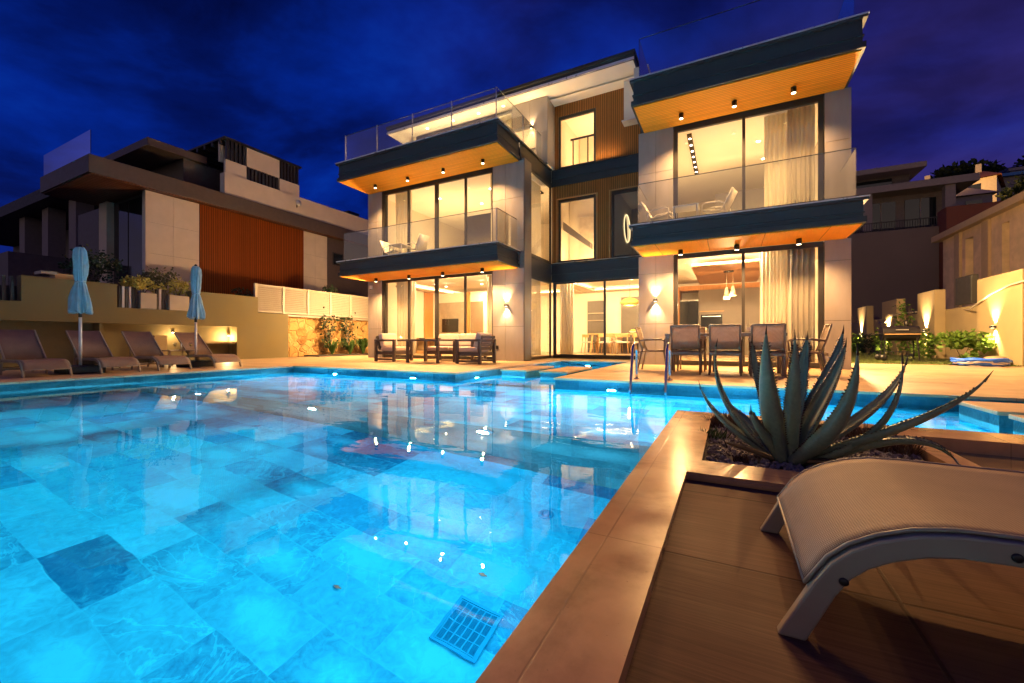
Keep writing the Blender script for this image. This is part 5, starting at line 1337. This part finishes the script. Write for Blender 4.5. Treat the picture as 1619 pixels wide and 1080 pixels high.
# ------------------------------------------------------------------ right boundary
W2 = thing('boundary_wall', 'cream garden wall with raised pillars washed by up and down lamps', 'wall', (6.5, 20, 0))
obj('low_wall', MB().box(6.52, 6.80, 8.0, 33.5, 0, 1.66), 'stuccoR', W2, True)
for y0, y1, z1 in ((14.5, 16.55, 2.33), (19.3, 20.75, 2.35), (22.9, 24.8, 2.36), (27.2, 28.9, 2.38)):
    obj('pillar', MB().box(6.24, 6.519, y0, y1, 0, z1), 'stuccoR', W2, True, bevel=.008)
for y, e in ((15.62, 380), (19.95, 900), (23.9, 1000), (28.1, 1000)): sconce(W2, (6.24, y, .97), (-1, 0), e)
t = thing('meter_cabinet', 'dark grey meter cabinet on the low wall beside the tall pillar', 'cabinet', (6.49, 17.7, 1.72)); obj('box', MB().box(-.12, .03, -.5, .5, 0, .85), 'meter', t, bevel=.01); obj('door', MB().box(-.13, -.121, -.45, .45, .05, .8), 'meter', t)
def cable(pts, label):
    single('cable', MB().tube([Vector(p) for p in pts], .022, 8), 'cable', label, 'cable')
cable([(6.19, 14.3, 2.02), (6.19, 15.0, 1.98), (6.2, 15.8, 1.84), (6.2, 16.5, 1.62), (6.3, 17.1, 1.52), (6.45, 17.8, 1.55)], 'pale cable looping across the tall pillar at the right frame edge')
cable([(6.45, 21.5, 1.72), (6.3, 22.6, 1.74), (6.21, 23.4, 1.66), (6.2, 24.2, 1.42), (6.3, 25.0, 1.36), (6.42, 26, 1.5)], 'pale cable drooping along the wall behind the grill')
# lawn
mb = MB(); mb.quad((2.3, 14.2, -.012), (6.6, 14.2, -.012), (6.6, 34, -.012), (2.3, 34, -.012)); struct('lawn_ground', mb, 'lawn', recalc=False)
rnd = random.Random(5); m = MB()
for i in range(9000):
    x = rnd.uniform(2.31, 6.2); y = 14.22+17*rnd.random()**1.6; a = rnd.uniform(0, PI); h = rnd.uniform(.03, .07); dx, dy = math.cos(a)*.006, math.sin(a)*.006; lx, ly = rnd.gauss(0, .02), rnd.gauss(0, .02)
    m.add([(x-dx, y-dy, -.012), (x+dx, y+dy, -.012), (x+lx, y+ly, h-.012)], [(0, 1, 2)])
g1 = obj('grass', m, 'grass', recalc=False); tag(g1, 'short lawn between the villa and the cream wall', 'grass', kind='stuff')
# plants along the wall
vine((6.22, 19.6, .0), 'bright climber at the foot of the second lit pillar', 41, .80, 420, 'leafC', .75, .12, 'plants along the lit wall', .35)
vine((6.22, 21.6, .0), 'tall leafy climber left of the second lit pillar', 42, 2.0, 240, 'leafC', .5, .12, 'plants along the lit wall', .3)
vine((6.22, 24.0, .0), 'climber glowing behind the barbecue', 43, .9, 420, 'leafC', .9, .13, 'plants along the lit wall', .35)
vine((6.22, 28.0, .0), 'climber on the farthest lit pillar by the villa corner', 44, .8, 420, 'leafC', .9, .14, 'plants along the lit wall', .4)
shrub('garden_shrub', (5.7, 15.9, 0), (.62, .62, .36), 620, .13, 'leafC', 'broad leafy shrub with thick stem beside the coiled hose', 'shrub', 45, 2, .5)
shrub('garden_shrub', (5.75, 15.45, 0), (.22, .25, .14), 120, .10, 'leafC', 'small bright plant under the broad shrub', 'shrub', 46, 3, .06)
shrub('garden_shrub', (5.9, 25.5, 0), (.5, .8, .4), 380, .11, 'leafD', 'dark bush in the gap behind the barbecue', 'shrub', 47, 3, .3)
single('rock', MB().lathe([(.05, 0), (.22, .02), (.25, .10), (.18, .19), (.05, .22)], (0, 0, 0), 11, lambda a, z: 1+.18*math.sin(3*a+z*9)), 'tand', 'rounded stone by the wall behind the hose', 'rock').location = (5.95, 14.9, 0)
# hose coil
t = thing('garden_hose', 'coiled blue and white garden hose on the paving at the foot of the wall', 'hose', (5.32, 13.95, 0))
for i, (mat, off) in enumerate((('hoseblue', 0), ('hosewhite', .5), ('hoseblue', .25))):
    pts = []; rr = random.Random(60+i)
    for k in range(90):
        a = 2*PI*k/24+off*2*PI; r = .36+.07*math.sin(k*.7+i*2)+.02*i; pts.append((r*math.cos(a)*1.05, r*math.sin(a)*.8, .026+.042*i+k*.0007+.012*math.sin(k*1.3+i)))
    obj('coil', MB().tube(pts, .025, 7), mat, t)
obj('nozzle', MB().tube([(-.38, -.1, .03), (-.62, -.2, .03)], [.019, .016], 6), 'fixture', t)
# barbecue
t = thing('barbecue', 'black barrel barbecue on legs standing on the lawn', 'barbecue', (4.55, 16.5, 0))
b = MB(); pr = [(.215*math.cos(a), .215*math.sin(a)) for a in [PI+PI*i/12 for i in range(13)]]
body = MB().add([(sx*.42, y, .82+z) for sx in (-1, 1) for y, z in pr], [(i, i+1, i+14, i+13) for i in range(12)]+[tuple(range(12, -1, -1)), tuple(range(13, 26))]); obj('firebox', body, 'bbq', t)
pr2 = [(.22*math.cos(a), .22*math.sin(a)) for a in [PI*i/12 for i in range(13)]]
lid = MB().add([(sx*.425, y, .825+z) for sx in (-1, 1) for y, z in pr2], [(i, i+1, i+14, i+13) for i in range(12)]+[tuple(range(12, -1, -1)), tuple(range(13, 26))]); lo = obj('lid', lid, 'bbq', t)
obj('handle', MB().bar((-.14, -.255, .93), (.14, -.255, .93), .03), 'post', lo); obj('front_rail', MB().bar((-.40, -.25, .80), (.42, -.25, .80), .022), 'oak', t)
obj('chimney', MB().tube([(.18, .05, 1.0), (.18, .05, 1.22)], .045, 12), 'bbq', t); obj('side_shelf', MB().box(-.72, -.43, -.2, .2, .80, .82), 'bbq', t)
for sx in (-1, 1):
    for sy in (-1, 1): obj('leg', MB().bar((sx*.36, sy*.15, .70), (sx*.40, sy*.2, .02), .03), 'bbq', t)
for s in (-1, 1): obj('wheel', MB().lathe([(.09, -.02), (.10, 0), (.09, .02)], (-.42, s*.24, .10), 16, axis='Y'), 'fixture', t)
obj('lower_shelf', MB().box(-.38, .38, -.17, .17, .26, .28), 'bbq', t)
# tan house beyond the wall
T = thing('tan_house', 'tan stone house with sloping eave line and narrow slit windows behind the cream wall', 'house', (12, 22, 0))
def tp(name, mb, mat, parent=None, **kw): return obj(name, mb, mat, parent or T, True, **kw)
b = MB(); 
for y0, y1 in ((8, 22.85), (23.35, 25.5), (26.2, 28.4)): b.box(9.5, 9.9, y0, y1, 0, 5.6)
for y0, y1 in ((22.85, 23.35), (25.5, 26.2)): b.box(9.501, 9.9, y0, y1, 0, 3.1); b.box(9.501, 9.9, y0, y1, 5.2, 5.6)
b.box(9.9, 18, 28.0, 28.4, 0, 5.6); tp('wall', b, 'tan')
for y0, y1 in ((22.85, 23.35), (25.5, 26.2)): tp('window', MB().box(9.82, 9.89, y0, y1, 3.1, 5.2), 'darkcab')
b = MB()
for y0, y1 in ((24.1, 24.6), (26.5, 27.0), (21.2, 21.7)): b.box(9.40, 9.499, y0, y1, 0, 5.59)
tp('pilaster', b, 'tand'); tp('roof', MB().box(9.2, 19, 8, 28.85, 5.601, 5.88), 'tand'); tp('roof_slope', MB().add([(9.25, 8, 5.881), (9.25, 28.8, 5.881), (14, 24, 7.4), (14, 8, 7.4), (19, 28.8, 5.881), (19, 8, 5.881)], [(0, 1, 2, 3), (1, 4, 2), (4, 5, 3, 2)]), 'terracotta')
# ------------------------------------------------------------------ hillside on the right
def hz(x, y):
    if y < 34: return 0
    return 7.3+(y-34)*.285+1.2*math.sin(x*.11+y*.05)*min(1, (y-34)/20)+max(0, x-12)*.05
nx, ny = 30, 26; vs = []
for j in range(ny+1):
    for i in range(nx+1):
        x = 2.4+i*5.2; y = 34.5+j*5.5; vs.append((x, y, hz(x, y)))
mb = MB(); mb.add(vs, [(j*(nx+1)+i, j*(nx+1)+i+1, (j+1)*(nx+1)+i+1, (j+1)*(nx+1)+i) for j in range(ny) for i in range(nx)], True)
mb.quad((158.4, 34.5, -2), (158.4, 177.5, -2), (158.4, 177.5, 60), (158.4, 34.5, 20)); struct('hillside', mb, 'hill', recalc=False)
single('retaining_wall', MB().box(2.4, 11.2, 34, 34.5, -.5, 7.5), 'hillwall', 'tall dark grey retaining wall behind the garden right of the villa', 'wall')
single('retaining_wall', MB().box(11.25, 30, 33.2, 34.4, -.5, 8.4), 'farred', 'red brown retaining wall above the tan house roof', 'wall')
HH = thing('hill_house', 'grey flat roofed house with stacked roof slabs on the hillside above the dark wall', 'house', (11, 40, 8))
def hp(name, mb, mat, parent=None): return obj(name, mb, mat, parent or HH, True)
hp('wall', MB().box(6, 13.2, 38.5, 46, 7, 10.78), 'ndark'); hp('roof', MB().box(5.5, 14.1, 37, 47, 10.79, 11.25), 'farroof'); hp('upper_wall', MB().box(6, 11.6, 40, 46, 11.26, 12.64), 'ndark'); hp('upper_roof', MB().box(7.3, 12.1, 38.6, 47, 12.65, 13.0), 'farroof')
for x in (8.6, 12.8): hp('pillar', MB().box(x-.25, x+.25, 37.2, 37.7, 7.2, 10.78), 'fargrey')
for x in (9.6, 11.7): w_ = hp('window', MB().box(x-.8, x+.8, 38.42, 38.49, 8.3, 10.4), 'nglass'); hp('frame', MB().box(x-.03, x+.03, 38.38, 38.415, 8.3, 10.4), 'fargrey', w_)
hp('upper_window', MB().box(8.2, 10.6, 39.9, 39.99, 11.5, 12.5), 'nglass')
b = MB()
for i in range(60): x = 7+i*.13; b.box(x, x+.03, 36.2, 36.23, 7.5, 8.5)
b.box(7, 14.8, 36.19, 36.24, 8.5, 8.56); hp('balcony_railing', b, 'slatdark')
def far_house(p, w, d, h, wall, roof, label, pitched=False, rz=0, lit=False):
    t = thing('hill_house', label, 'house', p, rz)
    obj('wall', MB().box(-w/2, w/2, 0, d, -2, h), wall, t)
    if pitched: obj('roof', MB().add([(-w/2-.3, -.3, h), (w/2+.3, -.3, h), (w/2+.3, d+.3, h), (-w/2-.3, d+.3, h), (-w/2+1, d/2, h+1.3), (w/2-1, d/2, h+1.3)], [(0, 1, 5, 4), (2, 3, 4, 5), (1, 2, 5), (3, 0, 4)]), roof, t)
    else: obj('roof', MB().box(-w/2-.3, w/2+.3, -.4, d+.2, h, h+.3), roof, t)
    obj('window', MB().box(-w*.3, -w*.05, -.05, -.002, h*.3, h*.8), 'nglass', t); obj('window', MB().box(w*.1, w*.35, -.05, -.002, h*.3, h*.8), 'nglass', t)
    if pitched:
        for x in (-w*.25, w*.3): obj('chimney', MB().box(x-.2, x+.2, d*.5-.2, d*.5+.2, h+.9, h+2.0), wall, t)
    return t
far_house((18.6, 55, 13.3), 6.4, 5, 2.3, 'farwhite', 'terracotta', 'small ochre lit house with chimneys on the hillside', True, R(-25))
lamp('ochre_house_fill', 'POINT', (17.2, 51.0, 14.6), 800, (1, .5, .13), radius=.2)  # unseen lamp added in front of the ochre house to light it
far_house((26, 62, 14.6), 7, 5, 3.0, 'fargrey', 'bluepaint', 'hillside house with a blue painted roof terrace'); far_house((30.5, 66, 16.6), 6, 5, 2.6, 'farwhite', 'farroof', 'pale house highest on the hill at the right frame edge')
far_house((17.0, 48, 10.4), 4, 4, 2.2, 'fargrey', 'farroof', 'small grey gabled house left of the ochre house', True)
def tree(p, r, h, label, seed, n=900, size=.5):
    t = thing('tree', label, 'tree', p, 0, 'dark trees on the hill')
    m = foliage(n, r, size, seed); m.v = [(x, y, z+h) for x, y, z in m.v]; obj('crown', m, 'leafD', t, recalc=False)
    b = MB(); b.tube([(0, 0, -1), (.1, 0, h*.6), (0, .1, h)], [.25, .18, .06], 8)
    for k in range(4): a = k*1.6; b.tube([(.05, 0, h*.5), (r[0]*.6*math.cos(a), r[1]*.6*math.sin(a), h+.2*r[2])], [.12, .04], 6)
    obj('trunk', b, 'bark', t)
tree((23.6, 66, 16.2), (2.7, 2.2, 1.2), 3.4, 'wide dark pine silhouetted above the hill house', 71, 1400); tree((33, 70, 18.0), (3, 2.4, 1.5), 2.8, 'dark tree behind the pale house at the right frame edge', 72)
tree((37, 74, 19.6), (4, 3, 1.8), 2.8, 'dark rounded tree at the far right skyline', 73); tree((22.3, 50, 11.6), (1.8, 1.6, 1.2), 1.6, 'dark bush between the ochre house and the tan eave', 74, 800, .35); tree((12.6, 62, 14.0), (1.5, 1.2, .7), 3.6, 'low dark crown just above the upper grey roof', 75, 400)

# ------------------------------------------------------------------ agave and its bed
AG = thing('agave', 'big blue green agave with toothed leaves in the gravel bed', 'agave', (.27, 2.66, -.05))
def agleaf(tip, W, lift=.5, out=.35, seed=0, bend=0.0, base_r=.05, droop=None, mat='agave'):
    rnd = random.Random(seed)
    base = Vector((.27, 2.66, -.04)); tip = Vector(tip); h = tip-base; hor = Vector((h.x, h.y, 0)); L = h.length
    hd = hor.normalized() if hor.length > 1e-4 else Vector((1, 0, 0))
    p0 = base+hd*base_r
    p1 = p0+hd*hor.length*out*.5+Vector((0, 0, max(.05, h.z*lift*.75)))
    p2 = p0+hd*hor.length*(out+.32)+Vector((0, 0, h.z*(lift+.22) if droop is None else droop))
    p1 += Vector((-hd.y, hd.x, 0))*bend; NS = 26
    vs = []; edges = [[], []]
    for i in range(NS+1):
        u = i/NS; q = (1-u)**3*p0+3*(1-u)**2*u*p1+3*(1-u)*u*u*p2+u**3*tip
        dq = 3*(1-u)**2*(p1-p0)+6*(1-u)*u*(p2-p1)+3*u*u*(tip-p2); T = dq.normalized()
        S = Vector((-hd.y, hd.x, 0)); S = (S-T*S.dot(T)).normalized(); N_ = S.cross(T)
        if N_.dot(Vector((0, 0, 1))-hd*.9) < 0: N_ = -N_
        w = W*(.62+1.15*u-.6*u*u if u < .36 else 0) if u < .36 else W*(.962)*(1-((u-.36)/.64)**1.55)
        w = max(w*.92, .0012); ch = w*.42; th = W*.32*(1-u)**.8+.001
        ring = [(-w, ch), (-w*.5, ch*.15), (0, -ch*.12), (w*.5, ch*.15), (w, ch), (w*.62, -ch*.35-th*.55), (0, -ch*.6-th), (-w*.62, -ch*.35-th*.55)]
        for a, b_ in ring: vs.append(q+S*a+N_*b_)
        edges[0].append((q-S*w+N_*ch, -S, T, w)); edges[1].append((q+S*w+N_*ch, S, T, w))
    m = MB(); n = 8
    m.add(vs, [(i*n+k, i*n+(k+1) % n, (i+1)*n+(k+1) % n, (i+1)*n+k) for i in range(NS) for k in range(n)]+[tuple(range(n))], True)
    k0 = len(m.f)
    sp = m
    for ed in edges:
        for i in range(4, NS-2):
            for k in (0, .5):
                e0 = ed[i]; p = e0[0].lerp(ed[i+1][0], k); s_ = .006*rnd.uniform(.7, 1.3)
                t_ = e0[2]; o = e0[1]; up_ = t_.cross(o)
                sp.add([p-t_*s_, p+t_*s_*.7, p+o*s_*1.9+t_*s_*.7, p+up_*s_*.7], [(0, 1, 2), (0, 2, 3), (1, 3, 2)])
    tp_ = vs[-8]; d_ = (Vector(vs[-4])-Vector(vs[-12])).normalized() if False else (tip-p2).normalized()
    sp.tube([tip-d_*.035, tip-d_*.01, tip+d_*.02], [.0055, .0035, .0006], 6)
    lf = obj('leaf', m, mat, AG, True); lf.data.materials.append(MT['spine'])
    for p_ in lf.data.polygons: p_.material_index = int(p_.index >= k0)
for i, (tip, W_, lift, out, bend) in enumerate((
    ((-.155, 2.72, .345), .044, .25, .45, .0), ((-.06, 2.74, .60), .042, .25, .72, .02), ((.125, 2.86, .62), .040, .5, .6, -.02), ((.165, 2.40, .665), .058, .40, .70, -.03),
    ((.305, 2.60, .64), .050, .45, .2, .0), ((.395, 2.86, .64), .055, .5, .4, .02), ((.585, 3.0, .675), .055, .45, .5, .0), ((.565, 2.84, .60), .058, .45, .45, .0),
    ((.505, 2.34, .57), .066, .22, .60, .0), ((.70, 2.50, .53), .048, .12, .62, -.03), ((.815, 2.84, .51), .050, .30, .5, .0), ((.935, 2.38, .465), .056, .34, .45, .0),
    ((-.02, 2.95, .22), .035, .6, .4, .0), ((.42, 3.05, .55), .045, .5, .4, .0), ((.10, 2.45, .26), .036, .5, .5, .0))):
    agleaf(tip, W_, lift, out, i, bend)
for tp__, w__ in (((-.02, 2.52, .06), .030), ((.50, 2.42, .04), .028), ((.05, 2.92, .05), .03)): agleaf(tp__, w__, .6, .5, 50, 0, .05, mat='agavedry')
agleaf((.90, 2.50, .03), .055, .5, .45, 40, 0, .06, .34)
# gravel
rnd = random.Random(3); m = MB(); ico = bmesh.new(); bmesh.ops.create_icosphere(ico, subdivisions=1, radius=1)
iv = [v.co.copy() for v in ico.verts]; jf = [tuple(v.index for v in f.verts) for f in ico.faces]; ico.free()
for i in range(2600):
    x = rnd.uniform(PX0+.012, PX1-.012); y = PY0+.012+(PY1-PY0-.024)*rnd.random()**1.2; s = rnd.uniform(.006, .0155); q = Matrix.Rotation(rnd.uniform(0, 6), 3, Vector((rnd.gauss(0, 1), rnd.gauss(0, 1), rnd.gauss(0, 1))).normalized())
    sc3 = Vector((1.2, .9, .65)); m.add([q @ Vector((v.x*s*sc3.x*rnd.uniform(.85, 1.15), v.y*s*sc3.y, v.z*s*sc3.z))+Vector((x, y, -.044+rnd.uniform(0, .012))) for v in iv], jf)
gv = obj('gravel', m, 'gravel', recalc=False); tag(gv, 'loose grey brown gravel round the agave', 'gravel', kind='stuff')
def tuft(p, n, L, label, seed, mat='succ', w=.004):
    rnd = random.Random(seed); t = thing('succulent', label, 'plant', p, 0, 'low succulents in the agave bed'); m = MB()
    for i in range(n):
        r0 = L*.75*math.sqrt(rnd.random()); a = rnd.uniform(0, 2*PI); b0 = Vector((r0*math.cos(a), r0*math.sin(a), 0)); d = Vector((rnd.gauss(0, .4), rnd.gauss(0, .4), 1)).normalized()+b0*2.5
        l = L*rnd.uniform(.5, 1.0); s = Vector((rnd.gauss(0, 1), rnd.gauss(0, 1), 0)).normalized()*w
        m.add([b0-s, b0+s, b0+d.normalized()*l*.6+s*.8, b0+d.normalized()*l, b0+d.normalized()*l*.6-s*.8], [(0, 1, 2, 4), (4, 2, 3)])
    obj('leaves', m, mat, t, recalc=False); return t
for i, (x, y, n, L, lb) in enumerate(((-.02, 3.52, 240, .14, 'dark reddish tuft in the far left corner of the agave bed'), (.14, 3.45, 200, .12, 'dark tuft behind the left agave leaves'), (.78, 3.42, 240, .13, 'dark tuft in the far right corner of the agave bed'), (.86, 3.15, 200, .12, 'dark tuft by the right kerb of the agave bed, under the long leaf'), (.55, 3.5, 160, .11, 'dark tuft directly behind the agave'), (.06, 2.52, 110, .045, 'small red succulent in the gravel at the near left'), (.82, 2.52, 70, .05, 'small tuft at the near right kerb of the agave bed'), (-.09, 3.05, 60, .10, 'grassy tuft along the left kerb of the agave bed'))):
    tuft((x, y, -.045), n, L, lb, 80+i, 'succ' if i != 7 else 'leafD', .004 if L > .06 else .006)

# ------------------------------------------------------------------ render settings
sc.render.engine = 'CYCLES'
cy = sc.cycles
cy.use_denoising = True
try: cy.denoiser = 'OPENIMAGEDENOISE'; cy.denoising_input_passes = 'RGB_ALBEDO_NORMAL'; cy.denoising_prefilter = 'ACCURATE'
except Exception: pass
cy.max_bounces = 10; cy.diffuse_bounces = 4; cy.glossy_bounces = 4; cy.transmission_bounces = 8; cy.transparent_max_bounces = 24
cy.caustics_reflective = False; cy.caustics_refractive = True
cy.sample_clamp_indirect = 4.0; cy.sample_clamp_direct = 0; cy.blur_glossy = .8
cy.use_light_tree = True
vs_ = sc.view_settings; vs_.view_transform = 'Standard'; vs_.look = 'None'; vs_.exposure = 1.06; vs_.gamma = 1.0; vs_.use_curve_mapping = False
